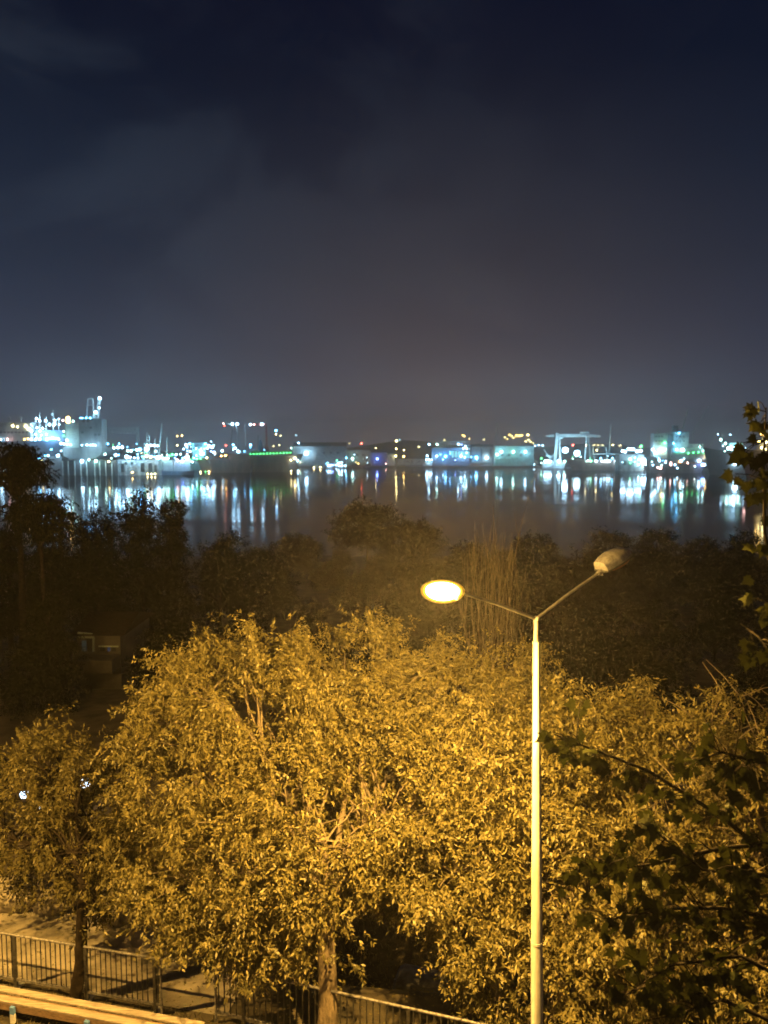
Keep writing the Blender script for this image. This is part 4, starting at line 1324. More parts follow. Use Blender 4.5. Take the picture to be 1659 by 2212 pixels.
lit_tree('street_tree', 'dim brown leafy tree with a dark trunk growing through the left railing', [
    (60, 1720, 17.2, (1.4, 1.3, 1.2)), (185, 1740, 16.8, (1.1, 1.2, 1.1)), (110, 1830, 16.2, (1.3, 1.1, .75)), (215, 1850, 15.9, (.7, .8, .75)), (15, 1800, 16.8, (1.1, 1.1, .85)), (130, 1650, 17.6, (1.2, 1.2, .9)), (175, 1925, 15.3, (.5, .5, .45)), (150, 1810, 15.5, (.95, .6, .7))],
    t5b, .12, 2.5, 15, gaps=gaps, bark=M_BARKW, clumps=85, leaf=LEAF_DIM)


# ------------------------------------------------------------------ street lamp
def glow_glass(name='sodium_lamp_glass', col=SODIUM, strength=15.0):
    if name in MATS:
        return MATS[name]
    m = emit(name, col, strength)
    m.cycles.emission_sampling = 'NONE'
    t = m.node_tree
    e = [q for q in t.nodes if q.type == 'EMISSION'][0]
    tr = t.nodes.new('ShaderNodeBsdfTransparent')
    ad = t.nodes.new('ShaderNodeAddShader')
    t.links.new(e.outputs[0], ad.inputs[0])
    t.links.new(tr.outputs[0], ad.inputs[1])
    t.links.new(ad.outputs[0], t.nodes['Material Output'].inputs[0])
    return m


def luminaire(parent, tip, d, lit, power=1.0):
    """head at the end of an arm; d = unit arm direction"""
    d = Vector(d)
    if lit:
        d.z *= .35
    d.normalize()
    s = Vector((0, 0, 1)).cross(d).normalized()
    up = d.cross(s).normalized()
    if up.z < 0:
        up, s = -up, -s
    up = (up * .985 + d * -.10).normalized()

    def P(x, y, z):
        return tip + d * x + s * y + up * z
    rings = [(-.03, .115, .070), (-.02, .135, .150), (.10, .160, .175), (.28, .185, .170), (.44, .180, .140), (.57, .135, .095), (.64, .06, .045)]
    n = 10
    vs, fs = [], []
    for (x, w, h) in rings:
        for i in range(n + 1):
            th = math.pi * i / n
            cx, sz = math.cos(th), math.sin(th)
            e = .55
            vs.append(P(x, w * math.copysign(abs(cx) ** e, cx), .02 + h * abs(sz) ** .7))
    for r in range(len(rings) - 1):
        for i in range(n):
            a = r * (n + 1) + i
            fs.append((a, a + 1, a + n + 2, a + n + 1))
    fs.append(tuple(range(n, -1, -1)))
    e0 = (len(rings) - 1) * (n + 1)
    fs.append(tuple(range(e0, e0 + n + 1)))
    if lit:
        k = .45
        vs = [P((q - tip).dot(d) * .40, (q - tip).dot(s) * k, .0 + (q - tip).dot(up) * .5) for q in map(Vector, vs)]
    lum = MB().add(vs, fs).build('luminaire', M_HOUSING, parent)
    # rim
    mb = MB()
    rim = [P(x, w * 1.03, .012) for (x, w, h) in rings] + [P(x, -w * 1.03, .012) for (x, w, h) in rings[::-1]]
    if not lit:
        for i in range(len(rim)):
            mb.bar(rim[i], rim[(i + 1) % len(rim)], .022)
        mb.build('rim', M_RUBBER, lum)
    # bowl
    vs, fs = [], []
    nr, nu = 12, 24
    if lit:
        c0, a_, b_, hu, hd = .23, .270, .165, .115, .14
    else:
        c0, a_, b_, hu, hd = .34, .285, .172, .0, .125
    ph0 = 0 if lit else math.pi / 2
    for j in range(nr + 1):
        ph = ph0 + (math.pi - ph0) * j / nr
        for i in range(nu):
            th = 2 * math.pi * i / nu
            z = math.cos(ph)
            vs.append(P(c0 + a_ * math.sin(ph) * math.cos(th), b_ * math.sin(ph) * math.sin(th), z * (hu if z > 0 else hd)))
    for j in range(nr):
        for i in range(nu):
            fs.append((j * nu + i, (j + 1) * nu + i, (j + 1) * nu + (i + 1) % nu, j * nu + (i + 1) % nu))
    gm = glow_glass() if lit else mat('prismatic_bowl', (.30, .17, .10), .25, 0, .15, 12)
    MB().add(vs, fs).build('glass_bowl', gm, lum, True)
    if lit:                                              # burner inside the bowl, and added glow shells that imitate its halo
        for k8, l8, nm8 in ((1.13, .85, 'inner_halo_shell'), (1.27, .28, 'outer_halo_shell')):
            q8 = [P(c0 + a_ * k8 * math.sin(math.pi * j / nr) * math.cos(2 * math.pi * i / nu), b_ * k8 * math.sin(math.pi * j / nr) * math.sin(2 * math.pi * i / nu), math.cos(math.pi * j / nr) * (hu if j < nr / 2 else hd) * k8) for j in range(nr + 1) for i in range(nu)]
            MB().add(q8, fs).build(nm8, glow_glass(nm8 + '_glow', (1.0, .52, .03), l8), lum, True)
        MB().add([P(x, y, z) for x in (-.012, .012) for (y, z) in ((-.075, -.115), (.075, -.115), (.075, .045), (-.075, .045))],
                 [(3, 2, 1, 0), (4, 5, 6, 7), (0, 1, 5, 4), (1, 2, 6, 5), (2, 3, 7, 6), (3, 0, 4, 7)]).build('rear_shield', M_HOUSING, lum)
        ld = bpy.data.lights.new('sodium_burner', 'POINT')
        ld.color, ld.energy, ld.shadow_soft_size = SODIUM, LAMP_W * power, .10
        ld.cycles.use_multiple_importance_sampling = False
        lo = bpy.data.objects.new('sodium_burner', ld)
        COL.objects.link(lo)
        lo.parent = parent
        lo.location = P(.24, 0, -.02) - Vector(parent['base'])
    q = tip - d * .02
    MB().tube([q, q + Vector((0, 0, -.075))], [.016, .02], 8).build('latch', M_WHITE, lum)
    MB().tube([tip - d * .12, tip + d * .03], .042, 10).build('collar', M_HOUSING, lum)
    return lum


LAMP_W = 19000.0


def street_lamp(label, base, lean, heads, jz, power=1.0, group='tall street lamps along the road'):
    base = Vector(base)
    o = thing('street_lamp', label, 'street lamp', tuple(base), group)
    top = base + Vector((lean, 0, jz))

    def ax(z):
        return base + Vector((lean * z / jz, 0, z))
    z1 = at(1158, 2035, 11).z
    z2 = at(1158, 1388, 11).z
    MB().tube([ax(0), ax(.02), ax(.021)], [.2, .2, .1], 16).build('base_plate', M_GALV, o)
    MB().tube([ax(0), ax(z1)], [.105, .090], 20).build('lower_section', M_POLE, o, True)
    MB().tube([ax(z1 - .02), ax(z1 + .02)], .094, 20).build('joint_ring', M_POLE, o)
    MB().tube([ax(z1 + .01), ax(z2)], [.086, .052], 20).build('middle_section', M_POLE, o, True)
    MB().tube([ax(z2 - .015), ax(z2 + .015)], .055, 16).build('joint_ring', M_POLE, o)
    MB().tube([ax(z2), ax(jz)], [.040, .038], 16).build('top_section', M_ARM, o, True)
    MB().sphere(ax(jz), .046, 12, 8).build('arm_joint', M_POLE, o, True)
    for (tip, lit) in heads:
        tip = Vector(tip)
        MB().tube([ax(jz), ax(jz) + (tip - ax(jz)) * .5 + Vector((0, 0, .02)), tip], [.026, .024, .022], 10).build('arm', M_ARM, o, True)
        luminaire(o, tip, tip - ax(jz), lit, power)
    return o


J = at(1158, 1337, 11)
B0 = at(1160, 2212, 11)
lean_rate = (B0.x - J.x) / (B0.z - J.z)
base = Vector((J.x - lean_rate * J.z, 11, 0))
left_tip = at(986, 1277, 10.25)
right_tip = at(1302, 1232, 11.75)
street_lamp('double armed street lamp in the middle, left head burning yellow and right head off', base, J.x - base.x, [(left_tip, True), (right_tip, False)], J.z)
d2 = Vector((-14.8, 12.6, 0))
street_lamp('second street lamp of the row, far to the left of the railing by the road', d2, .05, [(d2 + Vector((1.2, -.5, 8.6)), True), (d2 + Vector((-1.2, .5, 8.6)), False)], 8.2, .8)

# ------------------------------------------------------------------ railings
A_H = 1.22


def barrier(label, p0, p1, post_s, curved_end, gap=.118, curved_start=False, height=A_H):
    p0, p1 = Vector(p0), Vector(p1)
    d = (p1 - p0).normalized()
    L = (p1 - p0).length
    o = thing('railing', label, 'railing', tuple(p0))
    Z = Vector((0, 0, 1))
    top = [p0 + Z * height, p1 + Z * height]
    if curved_end:
        top = [p0 + Z * height, p1 - d * .16 + Z * height, p1 - d * .07 + Z * (height - .03), p1 - d * .015 + Z * (height - .09), p1 + Z * (height - .2), p1 + Z * .03]
    if curved_start:
        top = [p0 + Z * .03, p0 + Z * (height - .18), p0 + d * .02 + Z * (height - .07), p0 + d * .09 + Z * (height - .01), p0 + d * .18 + Z * height, p1 + Z * height]
    MB().tube(top, .028, 10).build('top_rail', M_RAILG, o, True)
    MB().bar(p0 + Z * .235, p1 + Z * .235, .045, .05).build('bottom_rail', M_RAILG, o)
    n = int(L / gap)
    bm = None
    for i in range(n):
        s = (i + .5) * gap
        if any(abs(s - q) < .06 for q in post_s):
            continue
        if bm is None:
            ob = MB().tube([(0, 0, .255), (0, 0, height - .02)], .0135, 6, False).build('bar', M_BARRIER)
            bm = ob.data
        else:
            ob = bpy.data.objects.new('bar', bm)
            COL.objects.link(ob)
        ob.parent = o
        ob.location = d * s
    for q in post_s:
        c = p0 + d * q
        MB().box((c.x, c.y, height / 2 - .01), (.062, .062, height - .05), math.atan2(d.y, d.x)).build('post', M_BARRIER, o)
        MB().box((c.x, c.y, .02), (.14, .36, .035), math.atan2(d.y, d.x)).build('foot', M_GALV, o)
    return o


sdir = (A1 - A0).normalized()
a_start = A0 - sdir * 3.2
La = (A1 - a_start).length
barrier('grey steel railing on the left with a rounded end, the dark trunk standing in front', a_start, A1, [.8, 3.2, 3.2 + (on_z(190, 2163) - A0).length, La - .14], True)
Bp0 = on_z(467, 2209)
Bp1 = on_z(1010, 2206, A_H)
Bp1.z = 0
Bd = (Bp1 - Bp0).normalized()
Bp1 = Bp1 + Bd * 1.6
barrier('grey steel railing behind the pale trunk, running out at the bottom', Bp0, Bp1, [.62, 2.45, 4.0, 5.6], False, .13, True)


# ------------------------------------------------------------------ bench
def bench():
    f0 = on_z(28, 2208)
    d = RD
    ang = math.atan2(d.y, d.x)
    nrm = RN
    c0 = f0 - d * 2.6
    L = 7.2
    o = thing('bench', 'long wooden plank bench on white legs in front of the left railing', 'bench', tuple(f0))

    def at_(s, t_, z):
        p = f0 - d * 2.6 + d * s + nrm * t_
        return (p.x, p.y, z)
    for t_, m, dl in ((.325, M_WOOD, -.6), (.085, M_WOOD, 0)):
        MB().box(at_((L + dl) / 2, t_, .385), (L + dl, .15, .045), ang, .008).build('plank', m, o)
    MB().box(at_(L / 2, .205, .35), (L - .1, .05, .03), ang, .004).build('bearer', M_WOODD, o)
    MB().box(at_(L / 2, .03, .285), (L, .035, .15), ang, .006).build('apron', M_WOODD, o)
    for s in (1.0, 2.62, 4.3, 5.9, 6.9):
        lg = MB().box(at_(s, -.02, .10), (.095, .06, .20), ang, .006).build('leg', M_WHITE, o)
        MB().box(at_(s, -.022, .275), (.099, .062, .15), ang, .006).build('bracket', M_BLUE, lg)
        MB().box(at_(s, .34, .175), (.095, .06, .35), ang, .006).build('leg', M_WHITE, o)


bench()


# ------------------------------------------------------------------ waste container, rocks
def container():
    p = at(903, 2135, 16.6)
    zb = ground_z(p.x, p.y)
    zt = at(880, 2113, 16.6).z
    a = math.atan2(Bd.y, Bd.x)
    o = thing('waste_container', 'dark grey domed waste container behind the lower railing', 'container', (p.x, p.y, zb))
    co, si = math.cos(a), math.sin(a)

    def T(x, y, z):
        return (p.x + .15 + x * co - y * si, p.y + x * si + y * co, zb + z)
    H = zt - zb
    hb = H * .68
    MB().add([T(-.55, -.42, .12), T(.55, -.42, .12), T(.55, .42, .12), T(-.55, .42, .12), T(-.66, -.5, hb), T(.66, -.5, hb), T(.66, .5, hb), T(-.66, .5, hb)],
             [(3, 2, 1, 0), (4, 5, 6, 7), (0, 1, 5, 4), (1, 2, 6, 5), (2, 3, 7, 6), (3, 0, 4, 7)]).build('body', M_BIN, o)
    vs, fs = [], []
    n = 9
    for x, k in ((-.67, .86), (-.60, 1), (.60, 1), (.67, .86)):
        for i in range(n + 1):
            th = math.pi * i / n
            vs.append(T(x, -.52 * math.cos(th) * k, hb + .01 + (H - hb) * math.sin(th) ** .6 * k))
    for r in range(3):
        for i in range(n):
            q = r * (n + 1) + i
            fs.append((q, q + n + 1, q + n + 2, q + 1))
    fs.append(tuple(range(0, n + 1)))
    fs.append(tuple(range(3 * (n + 1) + n, 3 * (n + 1) - 1, -1)))
    MB().add(vs, fs).build('lid', M_BIN, o)
    MB().tube([T(-.2, -.54, hb + .05), T(-.2, -.58, hb + .08), T(.2, -.58, hb + .08), T(.2, -.54, hb + .05)], .014, 6).build('handle', M_GALV, o)
    for (x, y) in ((-.45, -.36), (.45, -.36), (-.45, .36), (.45, .36)):
        MB().tube([T(x - .03, y, .08), T(x + .03, y, .08)], .08, 10).build('wheel', M_RUBBER, o)
    for (x, z) in ((-.69, hb), (-.66, H * .95), (.66, H * .95)):
        MB().sphere(T(x, -.2, z), .022, 8, 6).build('bolt', M_WHITE, o)


container()


def rock(label, c, r, seed, m=M_ROCK, name='boulder'):
    rg = random.Random(seed)
    o = MB().sphere(c, r, 16, 10, .07, rg).build(name, m, None, True, origin=c)
    tag(o, label, 'rock')


p = on_z(42, 1955)
rock('long pale boulder glowing yellow on the lit ground at the left', (p.x - .1, p.y, .28), (1.0, .5, .42), 5)
p = on_z(118, 1962)
rock('smaller pale boulder right of the long one, behind hanging leaves', (p.x, p.y, .16), (.55, .4, .32), 6)
p = on_z(247, 1990)
rock('tall upright pale rock in the shade left of the dark trunk', (p.x, p.y, .3), (.42, .35, .62), 8)

# loose dry grass tufts and litter on the ground by the railings
rng = np.random.default_rng(5)
n = 9000
sx = rng.uniform(-13, 3, n)
sy = rng.uniform(14.0, 21.5, n)
V = np.empty((n, 4, 3))
ok = []
zz = np.array([ground_z(a, b) for a, b in zip(sx, sy)])
rel = np.stack([sx - A0.x, sy - A0.y], 1)
tq = rel @ np.array([RN.x, RN.y])
ok = ((tq > 2.85) | ((tq < .15) & (tq > -.9)))
sx, sy, zz = sx[ok], sy[ok], zz[ok]
n = len(sx)
b0 = np.stack([sx, sy, zz], 1)
d = rng.normal(size=(n, 3)) * .5 + np.array([0, 0, .7])
d /= np.linalg.norm(d, axis=1)[:, None]
w = np.cross(d, rng.normal(size=(n, 3)))
w /= np.linalg.norm(w, axis=1)[:, None]
h = rng.uniform(.05, .16, n)[:, None]
V = np.stack([b0 - w * .012, b0 + w * .012, b0 + d * h + w * .006, b0 + d * h - w * .006], 1)
gr = np_mesh('dry_grass', V.reshape(-1, 3), np.arange(n * 4).reshape(-1, 4), leaf_mat('dry_grass_blade', (.10, .085, .04), (.16, .135, .06), .2))
tag(gr, 'short dry grass along the railings', 'grass', kind='stuff')
n = 2600
sx = rng.uniform(-13, 2, n)
sy = rng.uniform(13.2, 19, n)
zz = np.array([max(ground_z(a, b), -9) for a, b in zip(sx, sy)]) + .012
b0 = np.stack([sx, sy, zz], 1)
th = rng.uniform(0, 6.28, n)
d = np.stack([np.cos(th), np.sin(th), rng.uniform(-.05, .2, n)], 1)
w = np.stack([-np.sin(th), np.cos(th), rng.uniform(0, .25, n)], 1)
V = np.stack([b0, b0 + d * .035 + w * .014, b0 + d * .075, b0 + d * .035 - w * .014], 1)
tag(np_mesh('fallen_leaves', V.reshape(-1, 3), np.arange(n * 4).reshape(-1, 4), LEAF_LIT), 'fallen leaves scattered over the pavement', 'leaves', kind='stuff')


# ------------------------------------------------------------------ upright bare poplar shoots lit by the lamp
def poplars():
    rg = random.Random(21)
    y = 24.0
    c = at(1065, 1450, y)
    zb = ground_z(c.x, c.y)
    o = thing('bare_tree', 'leafless many stemmed tree of upright pale shoots behind the burning lamp', 'tree', (c.x, y, zb))
    stems = [1003, 1012, 1021, 1027, 1034, 1042, 1048, 1055, 1061, 1066, 1072, 1078, 1085, 1092, 1098, 1104, 1110, 1116, 1122, 1128]
    fine = MB()
    for i, u in enumerate(stems):
        yy = y + rg.uniform(-1.0, 1.2)
        vt = rg.uniform(1150, 1215) if 1020 < u < 1112 else rg.uniform(1260, 1370)
        T = at(u + rg.uniform(-6, 6), vt, yy)
        Bm = at(1064 + (u - 1064) * .55, 1480, yy)
        G = Vector((c.x + (Bm.x - c.x) * .3, yy * .3 + y * .7, zb - .1))
        pts = [G, Bm]
        for k in range(1, 6):
            s = k / 5
            q = Bm + (T - Bm) * s
            q.x += math.sin(s * 5 + i * 1.7) * .10 + rg.uniform(-.07, .07)
            # bow outwards low, then upright
            q.x += (T.x - Bm.x) * .25 * math.sin(s * math.pi)
            pts.append(q)
        MB().tube(pts, [.05, .032, .026, .021, .016, .011, .005], 6, False).build('stem', M_BARKB, o, True)
        for k in range(14):
            s = rg.uniform(.05, .98)
            j = min(4, int(s * 5))
            q = pts[1 + j].lerp(pts[2 + j], s * 5 - j)
            L = rg.uniform(.4, 1.5)
            dx = rg.uniform(-.22, .22)
            fine.tube([q, q + Vector((dx * L * .7, rg.uniform(-.2, .2) * L, L * .5)), q + Vector((dx * L, rg.uniform(-.2, .2) * L, L))], [.010, .008, .004], 4, False)
    tag(fine.build('twigs', M_BARKB, o), kind='stuff')


poplars()


# ------------------------------------------------------------------ dark wood on the slope
def wood_tree(name, label, u, vt, y, wu, kind, seed, group=None, squash=1.0):
    """kind: round, umbrella, cedar, spiky"""
    k = (at(u + 1, vt, y) - at(u, vt, y)).length
    top = at(u, vt, y)
    zb = ground_z(top.x, y) - .2
    r = wu * k / 2
    rg = np.random.default_rng(seed)
    pr = random.Random(seed)
    o = thing(name, label, 'tree', (top.x, y, zb), group)
    H = top.z - zb
    lf = max(.10, .0035 * y)
    lumps, limbs = [], []
    if kind == 'umbrella':
        ch = min(H * .5, r * .95)
        for i in range(7):
            a = 2 * math.pi * i / 6
            q = r * .55 if i < 6 else 0
            lumps.append((np.array((top.x + q * math.cos(a), y + q * math.sin(a), top.z - ch * (.75 if i < 6 else .5))), np.array((r * .52, r * .52, ch * .5))))
    elif kind == 'cedar':                               # flat layered boughs over a bare stem
        for i in range(15):
            a = i * 2.4
            q = r * .66 * math.sqrt(i / 14)
            z = top.z - r * .22 - r * 1.25 * (i / 14) * pr.uniform(.35, 1.0)
            lumps.append((np.array((top.x + q * math.cos(a), y + q * math.sin(a), z)), np.array((r * .42, r * .42, r * .2))))
    elif kind == 'spiky':
        for i in range(9):
            a = pr.uniform(0, 6.28)
            q = r * pr.uniform(.1, .8)
            hh = H * pr.uniform(.25, .42)
            lumps.append((np.array((top.x + q * math.cos(a), y + q * math.sin(a), top.z - hh * pr.uniform(.9, 1.5))), np.array((r * .22, r * .22, hh * .8))))
    else:
        ch = H * .9
        for i in range(13):
            a = i * 2.4
            lev = i / 12
            q = r * (.12 + .55 * lev)
            lumps.append((np.array((top.x + q * math.cos(a), y + q * math.sin(a), top.z - r * .42 - (ch - r * .8) * lev * pr.uniform(.75, 1.05))), np.array((r * pr.uniform(.34, .5), r * .45, r * pr.uniform(.36, .5)))))
    area = sum(l[1][0] * l[1][1] + 2 * l[1][0] * l[1][2] for l in lumps)
    n_cl = 420 * 8.7 / max(.2, area)
    V, Q, cl = crown(lumps, rg, clumps=min(1100, n_cl), sprays=7, leaflets=8, L=lf * 1.1, Wd=lf * .42, spread=r * .10, droop=1.1 if kind == 'cedar' else .25, shell=.4, holes=3.0 / max(.5, r))
    MB().tube([(top.x, y, zb), (top.x + .05 * r, y, zb + H * .4), (top.x, y, zb + H * .85)], [max(.1, H * .02), H * .014, H * .006], 8).build('trunk', M_BARKW, o, True)
    tw = MB()
    for (c, rr) in lumps:
        z0 = min(top.z - .2 * H, c[2] - .3)
        tw.tube(limb_path((top.x, y, max(zb + H * .2, z0 - r * .3)), c, pr, 4, .05), [H * .012, H * .01, H * .008, H * .006, H * .003], 5, False)
    tag(tw.build('branches', M_BARKW, o), kind='stuff')
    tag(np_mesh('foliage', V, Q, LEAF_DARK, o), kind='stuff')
    return o


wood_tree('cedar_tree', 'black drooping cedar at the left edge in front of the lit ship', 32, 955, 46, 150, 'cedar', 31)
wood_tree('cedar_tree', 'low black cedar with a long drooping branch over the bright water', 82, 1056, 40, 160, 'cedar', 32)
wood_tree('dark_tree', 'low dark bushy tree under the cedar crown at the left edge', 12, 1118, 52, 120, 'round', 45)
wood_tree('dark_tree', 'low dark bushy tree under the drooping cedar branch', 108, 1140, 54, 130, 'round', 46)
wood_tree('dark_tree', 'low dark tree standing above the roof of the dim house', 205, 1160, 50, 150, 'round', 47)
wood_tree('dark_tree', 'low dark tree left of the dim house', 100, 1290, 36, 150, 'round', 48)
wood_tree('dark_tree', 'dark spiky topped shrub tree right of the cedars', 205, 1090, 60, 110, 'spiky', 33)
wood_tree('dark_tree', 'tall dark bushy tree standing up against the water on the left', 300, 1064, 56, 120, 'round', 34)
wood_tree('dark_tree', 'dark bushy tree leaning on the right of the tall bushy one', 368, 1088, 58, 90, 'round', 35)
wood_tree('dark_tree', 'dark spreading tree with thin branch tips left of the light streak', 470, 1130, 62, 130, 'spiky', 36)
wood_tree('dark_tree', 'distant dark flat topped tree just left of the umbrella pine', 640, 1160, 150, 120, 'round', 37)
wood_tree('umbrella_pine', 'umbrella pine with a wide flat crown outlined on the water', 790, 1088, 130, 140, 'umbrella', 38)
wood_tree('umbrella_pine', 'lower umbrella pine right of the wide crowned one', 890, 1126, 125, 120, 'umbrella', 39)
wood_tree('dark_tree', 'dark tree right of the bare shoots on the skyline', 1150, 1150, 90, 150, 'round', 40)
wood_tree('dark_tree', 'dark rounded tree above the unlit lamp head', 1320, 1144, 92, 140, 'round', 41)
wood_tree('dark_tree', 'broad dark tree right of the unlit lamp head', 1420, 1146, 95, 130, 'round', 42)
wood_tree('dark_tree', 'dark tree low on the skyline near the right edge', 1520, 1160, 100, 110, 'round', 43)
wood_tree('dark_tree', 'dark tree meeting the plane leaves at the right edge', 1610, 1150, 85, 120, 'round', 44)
rg = random.Random(77)
protos = []
PL = 'unlit dark tree in the wood between the street lamp and the water'
PG = 'dark trees of the wood on the slope'
for i in range(4):
    u, vt, y, w = ((560, 1190, 75, 170), (900, 1200, 70, 160), (1250, 1205, 60, 190), (1010, 1178, 110, 130))[i]
    protos.append(wood_tree('dark_tree', PL, u, vt, y, w, 'round', 50 + i, PG))
spots = []
for y, vt, step in ((150, 1172, 95), (105, 1190, 120), (72, 1215, 150), (52, 1255, 190), (38, 1330, 260)):
    u = -80 + rg.uniform(0, step)
    while u < 1740:
        spots.append((u, vt + rg.uniform(-4, 22), y * rg.uniform(.93, 1.07)))
        u += step * rg.uniform(.75, 1.2)
for (u, vt, y) in spots:
    if y < 60 and 90 < u < 330:
        continue
    if y < 45 and 940 < u < 1190:
        continue
    src = rg.choice(protos)
    c = at(u, vt, y)
    H = c.z - ground_z(c.x, y)
    sb = Vector(src['base'])
    H0 = max(v.co.z for v in src.children[2].data.vertices) if False else src['h'] if 'h' in src else None
    if H0 is None:
        fo = [q for q in src.children if q.name.startswith('foliage')][0]
        H0 = max(b_[2] for b_ in fo.bound_box)
        src['h'] = H0
    sc = max(.25, H / H0)
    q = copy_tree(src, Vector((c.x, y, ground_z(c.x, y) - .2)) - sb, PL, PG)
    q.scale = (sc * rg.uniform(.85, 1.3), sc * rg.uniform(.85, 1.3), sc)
    q.rotation_euler = (0, 0, rg.uniform(0, 6.28))

# ------------------------------------------------------------------ dim house and white hut in the wood, garden lamps
def house():
    y = 40.0
    k = y / F
    a, c = at(168, 1370, y), at(262, 1455, y)
    zb = ground_z((a.x + c.x) / 2, y) - .3
    cx, w = (a.x + c.x) / 2, c.x - a.x
    o = thing('house', 'dim brown house with a pale door frame among the dark trees on the left', 'house', (cx, y, zb))
    wall = mat('house_plaster', (.036, .034, .033), .85, 0, .25, 2)
    MB().box((cx, y + 2.5, (zb + a.z) / 2), (w, 5, a.z - zb)).build('wall', wall, o)
    MB().add([(cx - w / 2 - .3, y - .35, a.z), (cx + w / 2 + .3, y - .35, a.z), (cx + w / 2 + .3, y + 5.3, a.z), (cx - w / 2 - .3, y + 5.3, a.z), (cx - w / 2 - .3, y + 2.5, a.z + .7), (cx + w / 2 + .3, y + 2.5, a.z + .7)],
             [(0, 1, 5, 4), (2, 3, 4, 5), (0, 4, 3), (1, 2, 5), (0, 3, 2, 1)]).build('roof', M_BARKW, o)
    p, q = at(185, 1377, y), at(202, 1405, y)
    dr = MB().box(((p.x + q.x) / 2, y - .02, (p.z + q.z) / 2), (q.x - p.x, .08, p.z - q.z)).build('door', M_GLASS_D, o)
    fr = MB()
    for (ua, va, ub, vb) in ((170, 1376, 202.5, 1377), (202, 1377, 202, 1407), (168, 1367, 200, 1370)):
        fr.bar(at(ua, va, y - .1), at(ub, vb, y - .1), .09)
    fr.build('frame', mat('pale_green_frame', (.20, .25, .22), .6, 0, .1, 3), dr)
    p, q = at(178, 1383, y), at(188, 1406, y)
    MB().box(((p.x + q.x) / 2, y - .07, (p.z + q.z) / 2), (q.x - p.x, .03, p.z - q.z)).build('glass_panel', emit('dim_green_pane', (.45, .62, .52), .03), dr)
    for (uu, e) in ((222, None), (236, emit('dim_blue_pane', (.40, .50, .85), .055)), (246, None)):
        p = at(uu, 1402, y)
        wn_ = MB().box((p.x, y - .05, p.z), (5 * k if e else 9 * k, .06, 8.5 * k)).build('window', e or M_GLASS_D, o)
    MB().bar(at(213, 1396, y - .08), at(256, 1396.5, y - .08), .07).build('lintel', mat('pale_green_frame', (.20, .25, .22), .6, 0, .1, 3), o)
    MB().box((cx + w * .1, y - .9, at(0, 1424, y).z), (w * .85, 1.2, .7)).build('balcony', wall, o)
    # white hut
    y = 62.0
    a, c = at(350, 1226, y), at(378, 1262, y)
    zb = ground_z(a.x, y) - .3
    cx, w = (a.x + c.x) / 2, c.x - a.x
    o = thing('hut', 'small pale hut glimmering in the dark wood', 'hut', (cx, y, zb))
    MB().box((cx, y + 1.5, (zb + a.z) / 2), (w, 3, a.z - zb)).build('wall', mat('pale_hut_wall', (.16, .165, .165), .8, 0, .2, 2), o)
    MB().add([(cx - w / 2 - .2, y - .2, a.z), (cx + w / 2 + .2, y - .2, a.z - .3), (cx + w / 2 + .2, y + 3.2, a.z - .3), (cx - w / 2 - .2, y + 3.2, a.z), (cx - w / 2 - .2, y - .2, a.z + .12), (cx + w / 2 + .2, y - .2, a.z - .18), (cx + w / 2 + .2, y + 3.2, a.z - .18), (cx - w / 2 - .2, y + 3.2, a.z + .12)],
             [(3, 2, 1, 0), (4, 5, 6, 7), (0, 1, 5, 4), (1, 2, 6, 5), (2, 3, 7, 6), (3, 0, 4, 7)]).build('roof', M_ROOF, o)
    labs = ['brightest white garden lamp seen through the gap in the left tree', 'pale garden lamp low behind the left tree near the frame edge', 'small garden lamp left of the pale low one', 'lowest garden lamp behind the left tree, beneath the pale one',
            'tiny garden lamp above the left tree crown gap', 'tiny garden lamp at the very left edge behind the tree']
    for (u, v, yy, r), lab in zip(GARDEN, labs):
        p = at(u, v, yy)
        zb = min(ground_z(p.x, yy), p.z - .8)
        o = thing('garden_lamp', lab, 'garden lamp', (p.x, yy, zb))
        MB().tube([(p.x, yy, zb - .1), (p.x, yy, p.z - r * .8)], .045, 8).build('post', M_BARRIER, o)
        MB().sphere(p, r, 12, 8).build('globe', emit('garden_globe', (.62, .80, 1.0), 5.0), o, True)
        MB().tube([(p.x, yy, p.z + r * .95), (p.x, yy, p.z + r * 1.2)], [r * .5, r * .2], 10).build('cap', M_BARRIER, o)


house()


# ------------------------------------------------------------------ plane tree in the right foreground
def leaf_outline():
    # five-lobed plane leaf, unit width about 1, stalk at origin, tip along +y
    pts = [(0, 0), (.12, .03), (.34, -.10), (.30, .10), (.56, .18), (.40, .30), (.52, .56), (.30, .50), (.20, .62), (.10, .78), (0, 1.02)]
    return pts + [(-x, y) for (x, y) in pts[-2:0:-1]]


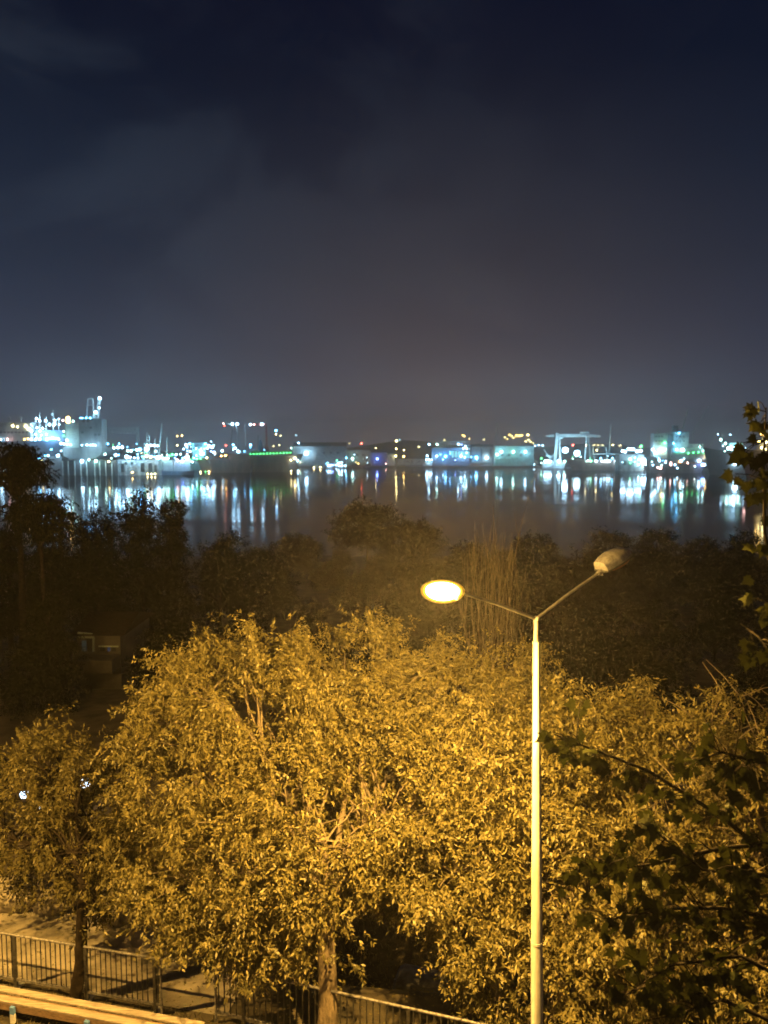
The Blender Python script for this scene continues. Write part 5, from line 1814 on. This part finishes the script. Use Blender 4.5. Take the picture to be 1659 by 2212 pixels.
def plane_tree():
    rg = random.Random(9)
    base = Vector((5.4, 6.3, 0))
    o = thing('plane_tree', 'dark large leaved plane tree reaching in from the right edge', 'tree', tuple(base))
    MB().tube([base, base + Vector((0, 0, 4)), base + Vector((-.1, .1, 8)), base + Vector((-.2, .1, 12.5))], [.24, .19, .13, .05], 12).build('trunk', M_BARKP, o, True)
    br = [
        [(1800, 1960, 6.4), (1560, 1765, 6.7), (1400, 1665, 7.0), (1262, 1612, 7.3), (1196, 1586, 7.4)],
        [(1800, 1810, 6.3), (1560, 1832, 6.5), (1400, 1868, 6.7), (1275, 1885, 6.8)],
        [(1800, 2010, 6.2), (1560, 1962, 6.4), (1450, 1962, 6.5), (1300, 1990, 6.7)],
        [(1800, 2170, 6.1), (1600, 2065, 6.3), (1450, 2085, 6.5), (1350, 2150, 6.5)],
        [(1800, 1700, 6.4), (1650, 1650, 6.6), (1560, 1625, 6.8), (1450, 1660, 7.0)],
        [(1790, 1600, 6.4), (1720, 1450, 6.6), (1680, 1300, 6.7), (1652, 1150, 6.8), (1650, 1010, 6.8), (1655, 880, 6.8)],
        [(1760, 1440, 6.5), (1650, 1385, 6.6), (1600, 1345, 6.7)],
        [(1790, 2260, 6.0), (1560, 2160, 6.2), (1450, 2195, 6.3)],
        [(1790, 1950, 6.0), (1650, 1890, 6.1), (1520, 1880, 6.2), (1420, 1800, 6.4)],
    ]
    pts_out = leaf_outline()
    lm = leaf_mat('plane_leaf', (.022, .027, .006), (.046, .050, .011), .07, .45, .02)
    meshes = []
    for k in range(6):
        vs = [(0, .36, .03)]
        cv = rg.uniform(-.12, .18)
        for (x, y) in pts_out:
            x2, y2 = x * rg.uniform(.92, 1.08), y * rg.uniform(.95, 1.05)
            vs.append((x2, y2, -cv * x2 * x2 - .12 * (y2 - .4) ** 2 + rg.uniform(-.02, .02)))
        n = len(pts_out)
        fs = [(0, 1 + i, 1 + (i + 1) % n) for i in range(n)]
        # short stalk
        b_ = len(vs)
        vs += [(-.012, -.35, .02), (.012, -.35, .02), (.012, .02, 0), (-.012, .02, 0)]
        fs.append((b_, b_ + 1, b_ + 2, b_ + 3))
        me = bpy.data.meshes.new('leaf')
        me.from_pydata(vs, [], fs)
        me.materials.append(lm)
        meshes.append(me)
    tw = MB()
    leaves = []
    for bi, b_ in enumerate(br):
        P = [at(*q) for q in b_]
        root = base + Vector((0, 0, max(3.5, min(11.0, P[0].z - .4))))
        path = [root] + P
        n = len(path)
        MB().tube(path, [.030 - .024 * i / (n - 1) for i in range(n)], 7).build('limb', M_BARKP, o, True)
        tot = sum((P[i + 1] - P[i]).length for i in range(len(P) - 1))
        cnt = int(tot * ((14, 25, 24, 25, 24, 16, 15, 26, 25)[bi]))
        for j in range(cnt):
            s = rg.random() ** (1.15 if bi == 0 else .9) * (len(P) - 1)
            i = min(len(P) - 2, int(s))
            q = P[i].lerp(P[i + 1], s - i)
            L = rg.uniform(.12, .46) * (1 if bi != 5 else .55)
            dv = Vector((rg.uniform(-1, .55), rg.uniform(-.8, .8), rg.uniform(-.55, .75))).normalized()
            e = q + dv * L
            tw.tube([q, q + dv * L * .5 + Vector((0, 0, .02)), e], [.006, .005, .003], 4, False)
            for m in range(rg.choice((1, 2, 2, 3))):
                pp = q.lerp(e, rg.uniform(.5, 1.0))
                leaves.append((pp, dv))
    tag(tw.build('twigs', M_BARKP, o), kind='stuff')
    rg.shuffle(leaves)
    leaves.sort(key=lambda q: 0 if (q[0].x / q[0].y) < .53 else 1)
    rest_v, rest_f = [], []
    for i, (pp, dv) in enumerate(leaves):
        low = ss(7.6, 5.2, pp.z)
        dr = (dv * .45 + Vector((rg.uniform(-.6, .6), rg.uniform(-.5, .3), rg.uniform(-1.3, -.2)))).normalized()
        nr = Vector((rg.uniform(-.5, .8), -1.0 + rg.uniform(-.3, .3) + .5 * low, .25 + rg.uniform(-.3, .4) + .5 * low)).normalized()
        sx_ = dr.cross(nr).normalized()
        nz_ = sx_.cross(dr).normalized()
        sc = rg.uniform(.085, .165)
        Mx = Matrix((sx_, dr, nz_)).transposed() * sc
        loc = pp + dr * sc * .35
        if i < 300:
            ob = bpy.data.objects.new('leaf', meshes[i % 6])
            COL.objects.link(ob)
            ob.parent = o
            M4 = Mx.to_4x4()
            M4.translation = loc - base
            ob.matrix_local = M4
        else:
            me = meshes[i % 6]
            k = len(rest_v)
            for v_ in me.vertices:
                rest_v.append(tuple(loc + Mx @ v_.co))
            for f_ in me.polygons:
                rest_f.append(tuple(k + x for x in f_.vertices))
    if rest_v:
        r_ = MB()
        r_.v, r_.f = rest_v, rest_f
        tag(r_.build('foliage', lm, o), kind='stuff')
    print('plane leaves', len(leaves))


plane_tree()

# ------------------------------------------------------------------ night haze over the whole place
hz = MB()
hz.box((0, 1600, (SEA - 2.2 + 125) / 2), (5400, 3560, 125 - SEA + 2.2))
ho = hz.build('haze', MATS.setdefault('haze', bpy.data.materials.new('haze')))
mh = MATS['haze']
mh.use_nodes = True
t = mh.node_tree
t.nodes.remove(t.nodes['Principled BSDF'])
pv = t.nodes.new('ShaderNodeVolumePrincipled')
pv.inputs['Density'].default_value = .00031
pv.inputs['Color'].default_value = (.92, .93, .95, 1)
pv.inputs['Anisotropy'].default_value = 0.72
t.links.new(pv.outputs[0], t.nodes['Material Output'].inputs['Volume'])
tag(ho, 'thin night haze over the harbour and the wood', 'haze', kind='stuff')
